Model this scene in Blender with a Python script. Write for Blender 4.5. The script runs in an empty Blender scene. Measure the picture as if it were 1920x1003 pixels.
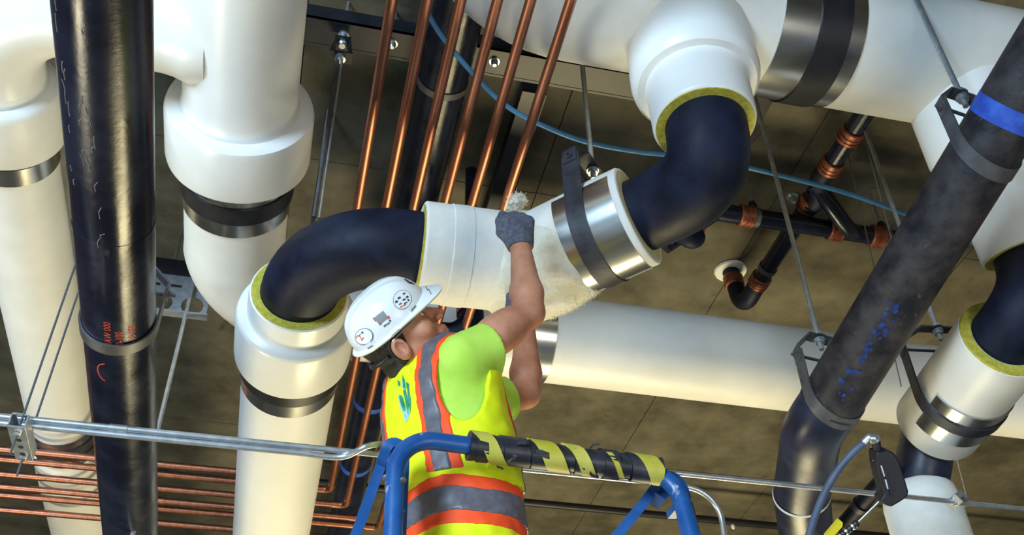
import bpy, math, random
import numpy as np
from mathutils import Vector, Matrix, noise as mnoise
random.seed(7)
rng = np.random.default_rng(7)
SC = bpy.context.scene
COL = SC.collection
V = Vector
# ------------------------------------------------------------------ camera, world, lights, exposure
FPX = 1911.0                                   # focal length in pixels of a 1920 x 1003 frame
CAM = V((0, 0, 1.6))
_z = V((-51, 2233, -1911)).normalized()        # the room's vertical seen from the camera
_y = V((-585, -1649, -1911)); _y = (_y - _z * _y.dot(_z)).normalized()
_x = _y.cross(_z)
ROT = Matrix((_x, _y, _z))                     # camera axes -> room axes (x right, y away, z up)
cd = bpy.data.cameras.new('camera'); cam = bpy.data.objects.new('camera', cd); COL.objects.link(cam)
cd.sensor_width = 36; cd.lens = FPX / 1920 * 36; cd.clip_start = .02
cam.matrix_world = Matrix.Translation(CAM) @ ROT.to_4x4()
SC.camera = cam
SC.view_settings.view_transform = 'Standard'; SC.view_settings.look = 'None'
SC.view_settings.gamma = 1; SC.view_settings.use_curve_mapping = False
SC.view_settings.exposure = 0.0
w = bpy.data.worlds.new('world'); SC.world = w; w.use_nodes = True
w.node_tree.nodes['Background'].inputs[0].default_value = (.55, .62, .8, 1)
w.node_tree.nodes['Background'].inputs[1].default_value = .02

def area(name, loc, target, size, power, color, spread=180, sy=None):
    l = bpy.data.lights.new(name, 'AREA'); l.size = size; l.energy = power; l.color = color
    l.spread = math.radians(spread)
    if sy: l.shape = 'RECTANGLE'; l.size_y = sy
    o = bpy.data.objects.new(name, l); COL.objects.link(o); o.location = loc
    o.rotation_euler = (V(target) - V(loc)).to_track_quat('-Z', 'Y').to_euler()
    return o
area('daylight_opening', (-4.5, -3.2, 2.7), (.4, 2.4, 3.9), 2.4, 950, (.57, .79, 1.0), sy=2.4)
area('work_light', (2.0, 6.2, .5), (1.9, 4.4, 4.4), 2.2, 230, (1.0, .86, .48), sy=1.0)
area('far_work_light', (-2.9, 4.0, .6), (-1.0, 4.2, 4.4), .8, 95, (1.0, .9, .62))
area('aisle_light', (2.0, -1.5, 1.0), (1.2, 2.2, 4.0), 1.2, 48, (1.0, .95, .82))

def D(px, py): return ROT @ V(((px - 960) / FPX, -(py - 501.5) / FPX, -1))
def P(px, py, d): return CAM + D(px, py) * d
def PZ(px, py, z):
    d = D(px, py); return CAM + d * ((z - 1.6) / d.z)
def PY(px, py, y):
    d = D(px, py); return CAM + d * (y / d.y)

# ------------------------------------------------------------------ materials
MATS = {}
def mat(name, col, rough=.5, metal=0.0, col2=None, scale=6., lo=.4, hi=.65, bump=0., bscale=60., rough2=None,
        stretch=(1, 1, 1), scratch=None, spec=.5, detail=5.):
    if name in MATS: return MATS[name]
    m = bpy.data.materials.new(name); m.use_nodes = True
    nt = m.node_tree; N = nt.nodes; L = nt.links; b = N['Principled BSDF']
    b.inputs['Roughness'].default_value = rough; b.inputs['Metallic'].default_value = metal
    b.inputs['Specular IOR Level'].default_value = spec
    b.inputs['Base Color'].default_value = (*col, 1)
    geo = N.new('ShaderNodeNewGeometry')
    mp = N.new('ShaderNodeMapping'); mp.inputs['Scale'].default_value = stretch
    L.new(geo.outputs['Position'], mp.inputs['Vector'])
    def noise(sc, det=detail, vec=mp):
        n = N.new('ShaderNodeTexNoise'); n.inputs['Scale'].default_value = sc; n.inputs['Detail'].default_value = det
        n.inputs['Roughness'].default_value = .6
        L.new(vec.outputs[0], n.inputs['Vector']); return n.outputs['Fac']
    def ramp(fac, a, b_, ca, cb):
        r = N.new('ShaderNodeValToRGB'); r.color_ramp.elements[0].position = a; r.color_ramp.elements[1].position = b_
        r.color_ramp.elements[0].color = (*ca, 1); r.color_ramp.elements[1].color = (*cb, 1)
        L.new(fac, r.inputs[0]); return r.outputs[0]
    last = None
    if col2 is not None:
        f = noise(scale); last = ramp(f, lo, hi, col, col2)
        if rough2 is not None:
            mr = N.new('ShaderNodeMapRange'); mr.inputs[1].default_value = lo; mr.inputs[2].default_value = hi
            mr.inputs[3].default_value = rough; mr.inputs[4].default_value = rough2
            L.new(f, mr.inputs[0]); L.new(mr.outputs[0], b.inputs['Roughness'])
    if scratch is not None:
        scol, sscale, sst, thr = scratch
        mp2 = N.new('ShaderNodeMapping'); mp2.inputs['Scale'].default_value = sst
        L.new(geo.outputs['Position'], mp2.inputs['Vector'])
        f = noise(sscale, 6, mp2)
        mk = ramp(f, thr, thr + .08, (0, 0, 0), (1, 1, 1))
        mx = N.new('ShaderNodeMix'); mx.data_type = 'RGBA'
        L.new(mk, mx.inputs[0])
        if last: L.new(last, mx.inputs[6])
        else: mx.inputs[6].default_value = (*col, 1)
        mx.inputs[7].default_value = (*scol, 1); last = mx.outputs[2]
    if last: L.new(last, b.inputs['Base Color'])
    if bump:
        bp = N.new('ShaderNodeBump'); bp.inputs['Strength'].default_value = bump; bp.inputs['Distance'].default_value = .01
        L.new(noise(bscale), bp.inputs['Height']); L.new(bp.outputs[0], b.inputs['Normal'])
    MATS[name] = m; return m

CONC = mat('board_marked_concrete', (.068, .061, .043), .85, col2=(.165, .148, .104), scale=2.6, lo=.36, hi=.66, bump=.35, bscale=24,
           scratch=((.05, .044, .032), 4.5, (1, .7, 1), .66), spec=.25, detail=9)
FLOORM = mat('dusty_concrete_floor', (.28, .28, .27), .8, col2=(.36, .36, .35), scale=2)
WALLM = mat('grey_block_wall', (.17, .17, .165), .85, col2=(.22, .22, .21), scale=3)
WHITE = mat('white_pipe_jacket', (.80, .80, .765), .42, col2=(.86, .86, .84), scale=5, bump=.05, bscale=18)
PVC = mat('white_fitting_cover', (.82, .83, .81), .32, col2=(.87, .87, .86), scale=4)
CANVAS = mat('white_canvas_jacket', (.78, .78, .74), .75, col2=(.86, .86, .83), scale=9, bump=.25, bscale=30)
YELLOW = mat('yellow_fibreglass', (.50, .44, .045), .9, col2=(.68, .60, .10), scale=60, bump=.6, bscale=160)
FLUFF = mat('pale_fibreglass_wool', (.74, .72, .58), .95, col2=(.84, .83, .76), scale=16, bump=.5, bscale=80)
SCRAP = mat('white_wool_scrap', (.66, .63, .52), .95, col2=(.80, .78, .68), scale=60)
BLACK = mat('black_steel_pipe', (.004, .0055, .016), .20, col2=(.011, .014, .034), scale=5, rough2=.34, bump=.06, bscale=60, detail=8,
            scratch=((.05, .055, .075), 7, (3, .5, 3), .66), spec=.38)
RUBBER = mat('black_rubber_elbow', (.0045, .0065, .018), .5, col2=(.010, .0145, .038), scale=8, rough2=.64, bump=.08, bscale=90, spec=.24)
RUSTY = mat('mill_scale_steel', (.007, .007, .014), .44, col2=(.052, .044, .046), scale=13, rough2=.62, lo=.36, hi=.72, bump=.15, bscale=70,
            scratch=((.09, .085, .085), 26, (2, .5, 2), .66))
BLUEBLK = mat('blue_black_steel', (.007, .010, .028), .36, col2=(.02, .026, .06), scale=6, rough2=.5, bump=.05, bscale=60)
STRAP = mat('dark_grey_strap', (.022, .024, .034), .5, .2, col2=(.05, .052, .066), scale=14, bump=.1, bscale=120)
STRAPG = mat('grey_steel_strap', (.085, .085, .095), .5, .5, col2=(.14, .14, .15), scale=16)
COPPER = mat('copper_tube', (.36, .135, .08), .42, 1.0, col2=(.50, .22, .14), scale=8, stretch=(6, .6, 6), lo=.35, hi=.7, rough2=.42)
COUP = mat('copper_painted_coupling', (.17, .045, .025), .42, .5, col2=(.38, .13, .07), scale=24)
GALV = mat('galvanised_steel', (.50, .53, .56), .36, .85, col2=(.66, .68, .70), scale=30)
ROD = mat('zinc_threaded_rod', (.34, .37, .41), .42, .7, col2=(.46, .49, .52), scale=40)
SHEET = mat('sheet_metal_band', (.56, .57, .56), .24, 1.0, col2=(.68, .68, .66), scale=7, stretch=(1, 1, 1))
WIRE = mat('steel_wire', (.16, .165, .18), .5, .6)
BLUETUBE = mat('blue_plastic_tube', (.03, .13, .30), .38, col2=(.045, .18, .38), scale=9)
DARKST = mat('black_strut_steel', (.008, .009, .014), .45, col2=(.016, .016, .022), scale=12)
BLUEP = mat('worn_blue_paint', (.008, .07, .25), .38, col2=(.022, .13, .38), scale=9, lo=.4, hi=.7,
            scratch=((.42, .47, .50), 24, (1, 1, .8), .63), bump=.05, bscale=60)
RED = mat('red_paint_marker', (.62, .06, .03), .6)
CHALK = mat('white_chalk', (.6, .6, .58), .8)
SCUFF = mat('pale_scuff', (.16, .17, .20), .8)
PALEY = mat('pale_fibreglass_edge', (.62, .57, .26), .9, col2=(.74, .70, .42), scale=60, bump=.5, bscale=160)
BLUESM = mat('faded_blue_marker', (.008, .02, .10), .5, col2=(.012, .05, .22), scale=40)
BLUEMARK = mat('blue_paint_mark', (.02, .07, .46), .55, col2=(.04, .13, .62), scale=20)
TAPEB = mat('dirty_black_tape', (.012, .013, .02), .45, col2=(.05, .05, .06), scale=18, lo=.45, hi=.75, scratch=((.36, .36, .36), 30, (1, 1, 1), .68))
TAPEY = mat('dirty_yellow_tape', (.46, .40, .03), .5, col2=(.58, .52, .10), scale=12, scratch=((.05, .05, .04), 16, (1, 1, 1), .6))
HOLE = mat('dark_slot', (.01, .01, .012), .9)

# ------------------------------------------------------------------ mesh building
def frame(d):
    d = d.normalized(); a = V((0, 0, 1)) if abs(d.z) < .9 else V((1, 0, 0))
    u = d.cross(a).normalized(); return u, d.cross(u).normalized()

class MB:
    def __init__(s): s.v = []; s.f = []; s.m = []; s.k = 0
    def add(s, vs, fs):
        o = len(s.v); s.v += [tuple(x) for x in vs]; s.f += [tuple(i + o for i in q) for q in fs]; s.m += [s.k] * len(fs); return s
    def tube(s, pts, r, n=16, cap=True, closed=False):
        pts = [V(p) for p in pts]; k = len(pts)
        rs = r if isinstance(r, (list, tuple)) else [r] * k
        t = []
        for i in range(k):
            if closed: t.append((pts[(i + 1) % k] - pts[i - 1]).normalized())
            else: t.append((pts[min(i + 1, k - 1)] - pts[max(i - 1, 0)]).normalized())
        u, w_ = frame(t[0]); vs = []; fs = []
        for i in range(k):
            if i:
                q = t[i - 1].rotation_difference(t[i]); u = (q @ u); u = (u - t[i] * u.dot(t[i])).normalized()
            b = t[i].cross(u)
            for j in range(n):
                a = 2 * math.pi * j / n
                vs.append(pts[i] + (u * math.cos(a) + b * math.sin(a)) * rs[i])
        for i in range(k if closed else k - 1):
            i2 = (i + 1) % k
            for j in range(n):
                j2 = (j + 1) % n; fs.append((i * n + j, i2 * n + j, i2 * n + j2, i * n + j2)[::-1])
        if cap and not closed:
            fs.append(tuple(range(n))); fs.append(tuple((k - 1) * n + j for j in range(n))[::-1])
        return s.add(vs, fs)
    def lathe(s, o, axis, prof, n=48, closed=False):
        """prof: (distance along the axis, radius); closed joins the last point to the first"""
        o = V(o); axis = V(axis).normalized(); u, b = frame(axis); vs = []; fs = []
        k = len(prof)
        for (t, r) in prof:
            for j in range(n):
                a = 2 * math.pi * j / n
                vs.append(o + axis * t + (u * math.cos(a) + b * math.sin(a)) * max(r, 1e-4))
        for i in range(k if closed else k - 1):
            i2 = (i + 1) % k
            for j in range(n):
                j2 = (j + 1) % n; fs.append((i * n + j, i * n + j2, i2 * n + j2, i2 * n + j))
        if not closed:
            if prof[0][1] > 1e-3: fs.append(tuple(range(n))[::-1])
            if prof[-1][1] > 1e-3: fs.append(tuple((k - 1) * n + j for j in range(n)))
        return s.add(vs, fs)
    def box(s, c, X, Y, Z):
        c, X, Y, Z = V(c), V(X), V(Y), V(Z)
        vs = [c + X * a + Y * b + Z * d for a in (-1, 1) for b in (-1, 1) for d in (-1, 1)]
        fs = [(0, 1, 3, 2), (4, 6, 7, 5), (0, 4, 5, 1), (2, 3, 7, 6), (0, 2, 6, 4), (1, 5, 7, 3)]
        if X.cross(Y).dot(Z) < 0: fs = [q[::-1] for q in fs]
        return s.add(vs, fs)
    def ribbon(s, pts, width, th, nrm):
        """flat bar following pts; width runs along nrm, thickness th outwards in the plane of the path"""
        pts = [V(p) for p in pts]; nrm = V(nrm).normalized(); k = len(pts); vs = []; fs = []
        for i in range(k):
            t = (pts[min(i + 1, k - 1)] - pts[max(i - 1, 0)]).normalized(); o = t.cross(nrm).normalized()
            for a, b in ((-1, 0), (1, 0), (1, 1), (-1, 1)):
                vs.append(pts[i] + nrm * (a * width / 2) + o * (b * th))
        for i in range(k - 1):
            for j in range(4):
                j2 = (j + 1) % 4; fs.append((i * 4 + j, i * 4 + j2, i * 4 + 4 + j2, i * 4 + 4 + j))
        fs.append((3, 2, 1, 0)); e = (k - 1) * 4; fs.append((e, e + 1, e + 2, e + 3))
        return s.add(vs, fs)
    def prism(s, outline, a, b):
        """extrude a polygon (list of 3D points) from offset a to offset b (vectors)"""
        o = [V(p) for p in outline]; k = len(o); vs = [p + V(a) for p in o] + [p + V(b) for p in o]
        fs = [tuple(range(k))[::-1], tuple(range(k, 2 * k))] + [(i, (i + 1) % k, k + (i + 1) % k, k + i) for i in range(k)]
        return s.add(vs, fs)

def base_of(o):
    l = V((0, 0, 0))
    while o is not None: l = l + o.location; o = o.parent
    return l
def link(name, vs, fs, mats, parent=None, loc=None, sharp=38, mi=None):
    """one mesh object; vertices are given in room coordinates"""
    vs = np.asarray(vs, dtype=np.float64)
    if parent is not None: off = base_of(parent); loc = V((0, 0, 0))
    else:
        if loc is None: c = (vs.min(0) + vs.max(0)) / 2; loc = V((c[0], c[1], vs[:, 2].min()))
        off = V(loc)
    me = bpy.data.meshes.new(name)
    me.from_pydata((vs - np.array(off)).tolist(), [], fs if isinstance(fs, list) else fs.tolist())
    for m in (mats if isinstance(mats, (list, tuple)) else [mats]): me.materials.append(m)
    if mi is not None: me.polygons.foreach_set('material_index', np.asarray(mi, dtype=np.int32))
    me.polygons.foreach_set('use_smooth', [True] * len(me.polygons))
    me.update()
    if sharp: me.set_sharp_from_angle(angle=math.radians(sharp))
    o = bpy.data.objects.new(name, me); COL.objects.link(o); o.location = loc
    if parent is not None: o.parent = parent
    return o
def build(mb, name, m, parent=None, loc=None, sharp=38): return link(name, mb.v, mb.f, m, parent, loc, sharp, mb.m)
def tag(o, label, cat, group=None, kind=None):
    if label: o['label'] = label
    if cat: o['category'] = cat
    if group: o['group'] = group
    if kind: o['kind'] = kind
    return o
def thing(name, label, cat, loc, group=None):
    o = bpy.data.objects.new(name, None); COL.objects.link(o); o.location = loc; o.empty_display_size = .1
    return tag(o, label, cat, group)

def fillet(pts, rad, n=10):
    """polyline with its inner corners rounded by an arc of the given radius (one per inner corner)"""
    pts = [V(p) for p in pts]; out = [pts[0]]
    for i in range(1, len(pts) - 1):
        r = rad[i - 1] if isinstance(rad, (list, tuple)) else rad
        a = (pts[i - 1] - pts[i]).normalized(); b = (pts[i + 1] - pts[i]).normalized()
        ang = a.angle(b); t = r / math.tan(ang / 2)
        c = pts[i] + (a + b).normalized() * (r / math.sin(ang / 2))
        p0 = pts[i] + a * t - c; p1 = pts[i] + b * t - c
        tot = p0.angle(p1); ax = p0.cross(p1).normalized()
        for k in range(n + 1): out.append(c + Matrix.Rotation(tot * k / n, 3, ax) @ p0)
    out.append(pts[-1]); return out
def straight(a, b, k):
    a, b = V(a), V(b); return [a.lerp(b, i / k) for i in range(k + 1)]
def spline(pts, n=10):
    pts = [V(p) for p in pts]; q = [pts[0] * 2 - pts[1]] + pts + [pts[-1] * 2 - pts[-2]]; out = []
    for i in range(1, len(q) - 2):
        p0, p1, p2, p3 = q[i - 1:i + 3]
        for k in range(n):
            t = k / n
            out.append(.5 * ((2 * p1) + (p2 - p0) * t + (2 * p0 - 5 * p1 + 4 * p2 - p3) * t * t + (3 * p1 - p0 - 3 * p2 + p3) * t ** 3))
    out.append(pts[-1]); return out
def band(o, axis, t0, t1, r, th=.004, n=56):
    return MB().lathe(o, axis, [(t0, r), (t0, r + th), (t1, r + th), (t1, r)], n, closed=True)
def saddle(o, axis, t0, t1, r, th=.004, half=108, n=30):
    """sheet metal saddle: a strip of band centred under the pipe"""
    o, axis = V(o), V(axis).normalized(); s = axis.cross(V((0, 0, 1))).normalized(); up = s.cross(axis); vs, fs = [], []
    for i in range(n + 1):
        a = math.radians(-half + 2 * half * i / n); d = s * math.sin(a) - up * math.cos(a)
        for t, q in ((t0, r), (t1, r), (t1, r + th), (t0, r + th)): vs.append(o + axis * t + d * q)
    for i in range(n):
        for j in range(4):
            j2 = (j + 1) % 4; fs.append((i * 4 + j, i * 4 + 4 + j, i * 4 + 4 + j2, i * 4 + j2))
    fs += [(0, 1, 2, 3), (n * 4 + 3, n * 4 + 2, n * 4 + 1, n * 4)]
    return MB().add(vs, fs)
def text_mesh(s, size):
    c = bpy.data.curves.new('lettering', 'FONT'); c.body = s; c.size = size; c.extrude = 0; c.resolution_u = 2
    o = bpy.data.objects.new('lettering', c); COL.objects.link(o)
    bpy.context.view_layer.update()
    me = bpy.data.meshes.new_from_object(o.evaluated_get(bpy.context.evaluated_depsgraph_get()))
    vs = [v.co.copy() for v in me.vertices]; fs = [tuple(p.vertices) for p in me.polygons]
    bpy.data.objects.remove(o); bpy.data.meshes.remove(me); bpy.data.curves.remove(c)
    return vs, fs
def on_surface(s, size, fn):
    """lettering with its flat coordinates (x along the words, y up the letters) carried onto a surface by fn"""
    vs, fs = text_mesh(s, size); m = MB(); m.add([fn(v.x, v.y) for v in vs], fs); return m
# ------------------------------------------------------------------ the room
ZC = 5.2; X0, X1, Y0, Y1 = -5.0, 7.0, -4.0, 11.0
def shell(name, c, X, Y, Z, m): return tag(build(MB().box(c, X, Y, Z), name, m, loc=c), None, None, kind='structure')
cx, cy = (X0 + X1) / 2, (Y0 + Y1) / 2; hx, hy = (X1 - X0) / 2, (Y1 - Y0) / 2
shell('floor', (cx, cy, -.1), (hx, 0, 0), (0, hy, 0), (0, 0, .1), FLOORM)
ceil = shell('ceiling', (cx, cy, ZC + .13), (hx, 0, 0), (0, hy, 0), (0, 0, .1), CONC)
shell('wall_back', (cx, Y1 + .1, 2.6), (hx, 0, 0), (0, .1, 0), (0, 0, 2.6), WALLM)
shell('wall_front', (cx, Y0 - .1, 2.6), (hx, 0, 0), (0, .1, 0), (0, 0, 2.6), WALLM)
shell('wall_left', (X0 - .1, cy, 2.6), (.1, 0, 0), (0, hy, 0), (0, 0, 2.6), WALLM)
shell('wall_right', (X1 + .1, cy, 2.6), (.1, 0, 0), (0, hy, 0), (0, 0, 2.6), WALLM)
# formwork fields of the slab, each a shallow concrete panel with an open joint round it
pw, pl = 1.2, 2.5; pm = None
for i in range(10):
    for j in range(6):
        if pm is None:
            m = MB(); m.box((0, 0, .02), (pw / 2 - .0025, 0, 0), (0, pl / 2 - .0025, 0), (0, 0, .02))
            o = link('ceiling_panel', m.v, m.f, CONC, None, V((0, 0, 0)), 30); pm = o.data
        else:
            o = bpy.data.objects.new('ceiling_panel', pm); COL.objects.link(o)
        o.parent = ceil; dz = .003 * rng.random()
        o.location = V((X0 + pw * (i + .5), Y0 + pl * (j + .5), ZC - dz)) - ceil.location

# ------------------------------------------------------------------ white header pipe, top right
HY, HZ, HR = 1.905, 4.55, .233
ROOT = thing('insulated_header_pipe', 'large white insulated header pipe crossing the top right, above the black elbow', 'pipe', (2.0, HY, HZ - HR))
xc = .30
build(MB().tube(fillet([(xc, Y0, HZ), (xc, HY, HZ), (X1 - .02, HY, HZ)], .42, 14), HR, 56), 'pipe_jacket', WHITE, ROOT)
TX = 1.095
def tee(base, axis, L, name='tee_collar', k=1.):
    m = MB().lathe(base, axis, [(q, r * k) for q, r in [(0, .175), (.10, .19), (.16, .208), (.36, .208), (.385, .203), (.40, .19), (.402, .166), (.43, .163), (L - .012, .160), (L - .004, .157), (L, .152), (L, .12)]], 56)
    c = build(m, name, PVC, ROOT)
    build(MB().lathe(V(base) + V(axis).normalized() * (L - .004), axis, [(0, .119 * k), (0, .153 * k), (.007, .151 * k), (.007, .119 * k)], 56, closed=True), 'insulation_edge', YELLOW, c)
T1 = V((TX, HY, HZ)); R1 = V((TX, HY, 3.965)); tee(T1, R1 - T1, (R1 - T1).length)
R2 = PZ(1928, 474, 3.83); T2 = V((2.13, HY, HZ)); tee(T2, R2 - T2, (R2 - T2).length, k=.93)
build(band((0, HY, HZ), (1, 0, 0), 1.372, 1.665, HR + .001), 'metal_shield', SHEET, ROOT)
for xx in (.95, 2.9):
    build(band((0, HY, HZ), (1, 0, 0), xx - .0, xx + .004, HR + .0, .0012), 'jacket_seam', CANVAS, ROOT) if xx > 2 else None

# ------------------------------------------------------------------ branch pipe under work: black elbow, sleeves, black elbow, collar, pipe
SZ, SY, SR = 3.8, 2.48, .166
AX = -.06
ROOT = thing('branch_pipe', 'half insulated branch pipe with two bare black elbows that the worker is wrapping', 'pipe', (.45, SY, SZ - SR))
S0, S1, S2 = V((.303, SY, SZ)), V((.68, SY, SZ + .01)), V((.968, 2.205, 3.838))
sd = (S2 - S1).normalized()
h = .21
bez = [(1 - t) ** 3 * (S2 - sd * .05) + 3 * t * (1 - t) ** 2 * (S2 + sd * .20 + V((.01, 0, -.01))) + 3 * t * t * (1 - t) * (R1 - V((-.015, 0, .22))) + t ** 3 * (R1 + V((0, 0, .05))) for t in [i / 22 for i in range(23)]]
eb = build(MB().tube(bez, [.119 + .007 * min(1, i / 8) for i in range(23)], 48), 'black_elbow', RUBBER, ROOT); eb['label'] = 'bare black elbow under the header tee'
el = build(MB().tube(fillet([S0 + V((.05, 0, 0)), (AX, SY, SZ), (AX, 2.86, SZ)], .31, 20), .130, 48), 'black_elbow', RUBBER, ROOT)
el['label'] = 'bare black elbow above the hard hat'
# straight sleeve with a taped seam, its mitred neighbour
sl = build(MB().lathe(S0, S1 - S0, [(0, .131), (0, SR - .012), (.003, SR - .004), (.008, SR), (.09, SR), (.092, SR + .0025), (.155, SR + .0025), (.157, SR), ((S1 - S0).length + .02, SR), ((S1 - S0).length + .02, .1)], 64), 'canvas_sleeve', CANVAS, ROOT)
build(MB().lathe(S0 - V((.003, 0, 0)), (1, 0, 0), [(0, .131), (0, SR - .010), (.008, SR - .012), (.008, .131)], 56, closed=True), 'insulation_edge', YELLOW, sl)
L2 = (S2 - S1).length
s2 = build(MB().lathe(S1, sd, [(-.02, .1), (-.02, SR), (L2 - .165, SR + .001), (L2 - .16, SR + .004), (L2 - .008, SR + .004), (L2 - .002, SR), (L2, SR - .008), (L2 - .002, SR - .010), (L2 - .002, .112)], 64), 'canvas_sleeve', CANVAS, ROOT)
build(MB().lathe(S1 + sd * (L2 - .006), sd, [(0, .112), (0, SR - .009), (.006, SR - .010), (.006, .112)], 56, closed=True), 'insulation_edge', PALEY, s2)
build(saddle(S1, sd, L2 - .225, L2 - .024, SR + .0035, .003), 'metal_shield', SHEET, ROOT)
# loose fibreglass wrap gathered round the mitre, hanging fluffy below
vs, fs = [], []
pth = [S1 + V((-.14, 0, 0)), S1 + V((-.09, 0, 0)), S1 + V((-.04, 0, 0)), S1, S1 + sd * .05, S1 + sd * .10, S1 + sd * .15, S1 + sd * .19]
pth = spline(pth, 5); NP, NA = len(pth), 72
for i, c in enumerate(pth):
    t = (pth[min(i + 1, NP - 1)] - pth[max(i - 1, 0)]).normalized(); sx = t.cross(V((0, 0, 1))).normalized(); up = sx.cross(t)
    u = i / (NP - 1); e = math.sin(math.pi * min(max(u, 0), 1)) ** .5
    for j in range(NA):
        a = 2 * math.pi * j / NA; d = sx * math.sin(a) - up * math.cos(a)      # a = 0 points down
        lowness = max(0, math.cos(a))
        q = c + d * .2
        r = SR - .004 + e * (.010 + .026 * lowness + (.004 + .010 * lowness) * mnoise.noise(q * 14) + .003 * mnoise.noise(q * 45)) - .006 * (1 - e)
        r += .010 * e * math.sin(u * 9 + 2.2 * a) * max(0, math.sin(a))        # creases pulled towards the hands
        vs.append(c + d * r)
for i in range(NP - 1):
    for j in range(NA):
        j2 = (j + 1) % NA; fs.append((i * NA + j, i * NA + j2, i * NA + NA + j2, i * NA + NA + j))
lk = link('fibreglass_wrap', vs, fs, FLUFF, ROOT); lk['label'] = 'loose cream fibreglass wrap round the bend'
# shaggy lower edge of the wrap
m = MB()
for k in range(700):
    i = rng.integers(3, NP - 1); a = rng.normal(-.72, .22); p = V(vs[i * NA + int(a / (2 * math.pi) * NA) % NA]); c = pth[i]
    d = (p - c).normalized(); q = V(rng.normal(0, .5, 3)); tip = p + (d * .8 + q).normalized() * (.003 + .009 * rng.random())
    m.tube([p - d * .004, p.lerp(tip, .5) + q * .003, tip], [.0013, .0009, .0003], 4)
t = build(m, 'loose_fibres', FLUFF, lk); t['kind'] = 'stuff'
# end collar and the long white pipe
pa = build(MB().lathe((AX, 0, SZ), (0, 1, 0), [(2.772, .131), (2.772, .160), (2.776, .165), (2.80, .168), (2.868, .170), (2.874, .176), (2.879, .196), (2.886, .203), (2.90, .207), (3.10, .208), (3.118, .206), (3.122, .178), (3.16, .177), (Y1 - .02, .177)], 64), 'pipe_jacket', PVC, ROOT)
build(MB().lathe((AX, 2.768, SZ), (0, 1, 0), [(0, .131), (0, .158), (.008, .161), (.008, .131)], 56, closed=True), 'insulation_edge', YELLOW, pa)
build(band((AX, 0, SZ), (0, 1, 0), 3.128, 3.285, .1775), 'metal_shield', SHEET, ROOT)

# ------------------------------------------------------------------ white pipe that turns right and runs behind everything
BX, BZ, BR = -.36, 4.445, .2
ROOT = thing('insulated_pipe', 'wide white pipe with a stepped collar, right of the black pipe, turning behind the worker', 'pipe', (BX, 2.2, BZ - BR))
build(MB().tube(fillet([(BX, 2.9, BZ), (BX, 3.69, BZ), (X1 - .02, 3.69, BZ)], .40, 18), [BR + .002] * 2 + [.208] * 19 + [.208], 56), 'pipe_jacket', WHITE, ROOT)
build(MB().lathe((BX, 0, BZ), (0, 1, 0), [(Y0, BR), (2.50, BR), (2.53, BR + .004), (2.545, BR + .012), (2.55, .245), (2.556, .258), (2.575, .264), (2.775, .265), (2.792, .262), (2.796, BR + .002), (2.92, BR + .002)], 64), 'collar_and_jacket', PVC, ROOT)
build(band((BX, 0, BZ), (0, 1, 0), 2.825, 3.045, BR + .004), 'metal_shield', SHEET, ROOT)
build(band((0, 3.69, BZ), (1, 0, 0), .93, 1.07, .2085), 'metal_shield', SHEET, ROOT)
CX_, CR, CY_ = -1.185, .158, 2.25
build(MB().lathe((BX, CY_, BZ), (-1, 0, 0), [(.10, .185), (.16, .185), (.185, .176), (.21, .168), (.24, .163), (.29, .160), (.36, .159)], 56), 'tee_collar', PVC, ROOT)
# ------------------------------------------------------------------ left white pipe
ROOT = thing('insulated_pipe', 'white insulated pipe with elbow and collar behind the black pipe, at the left edge', 'pipe', (CX_, 3.5, BZ - CR))
build(MB().tube(fillet([(BX - .361, CY_, BZ), (CX_, CY_, BZ), (CX_, 2.66, BZ)], .30, 16), CR, 56), 'elbow_cover', PVC, ROOT)
build(MB().lathe((CX_, 0, BZ), (0, 1, 0), [(2.58, CR), (2.615, CR + .006), (2.62, .19), (2.63, .199), (2.65, .203), (2.85, .204), (2.862, .20), (2.866, CR), (2.88, CR), (5.12, CR + .004), (5.14, CR + .02), (Y1, CR + .02)], 64), 'pipe_jacket', WHITE, ROOT)
build(band((CX_, 0, BZ), (0, 1, 0), 2.90, 2.985, CR + .003), 'metal_shield', SHEET, ROOT)
build(band((CX_, 0, BZ), (0, 1, 0), 4.84, 5.08, CR + .005), 'metal_shield', SHEET, ROOT)

# ------------------------------------------------------------------ bare black drain pipe, left
DZ, DR = 3.4, .1
def dx(y): return -.513 - .0257 * (y - 1.39)
ROOT = thing('black_steel_pipe', 'bare black steel pipe with red marker writing, hanging in front at the left', 'pipe', (dx(2.4), 2.4, DZ - DR))
da, db = V((dx(Y0), Y0, DZ)), V((dx(Y1), Y1, DZ)); dd = (db - da).normalized()
build(MB().tube(straight(da, db, 12), DR, 56), 'pipe', BLACK, ROOT)
for yy in (2.06,):
    c = V((dx(yy), yy, DZ)); build(MB().lathe(c, dd, [(-.004, DR - .001), (-.002, DR + .0012), (.002, DR + .0012), (.004, DR - .001)], 56, closed=True), 'weld_seam', BLACK, ROOT)
def pipe_face(yc, ang, R=DR + .0007):
    """lettering on the underside of the pipe: words run towards the viewer, letter tops to the left"""
    def fn(x, y):
        a = ang - y / R; c = V((dx(yc - x), yc - x, DZ))
        return c + V((math.sin(a) * R, 0, -math.cos(a) * R))
    return fn
for s_, size, px, py in (('UAW 000', .028, 200, 650), ('0-360-100', .028, 226, 668), ('63-16 PBI', .030, 252, 664)):
    q = PZ(px, py, DZ - DR); ang = math.asin(max(-.95, min(.95, (q.x - dx(q.y)) / DR))) * .8
    t = build(on_surface(s_, size, pipe_face(q.y, ang + .12)), 'marker_writing', RED, ROOT)
m = MB(); q = PZ(222, 706, DZ - DR)
arc = [pipe_face(q.y, -.25)(.045 * math.cos(a) + .01, .03 * math.sin(a) - .01) for a in [i * .22 + .2 for i in range(13)]]
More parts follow.
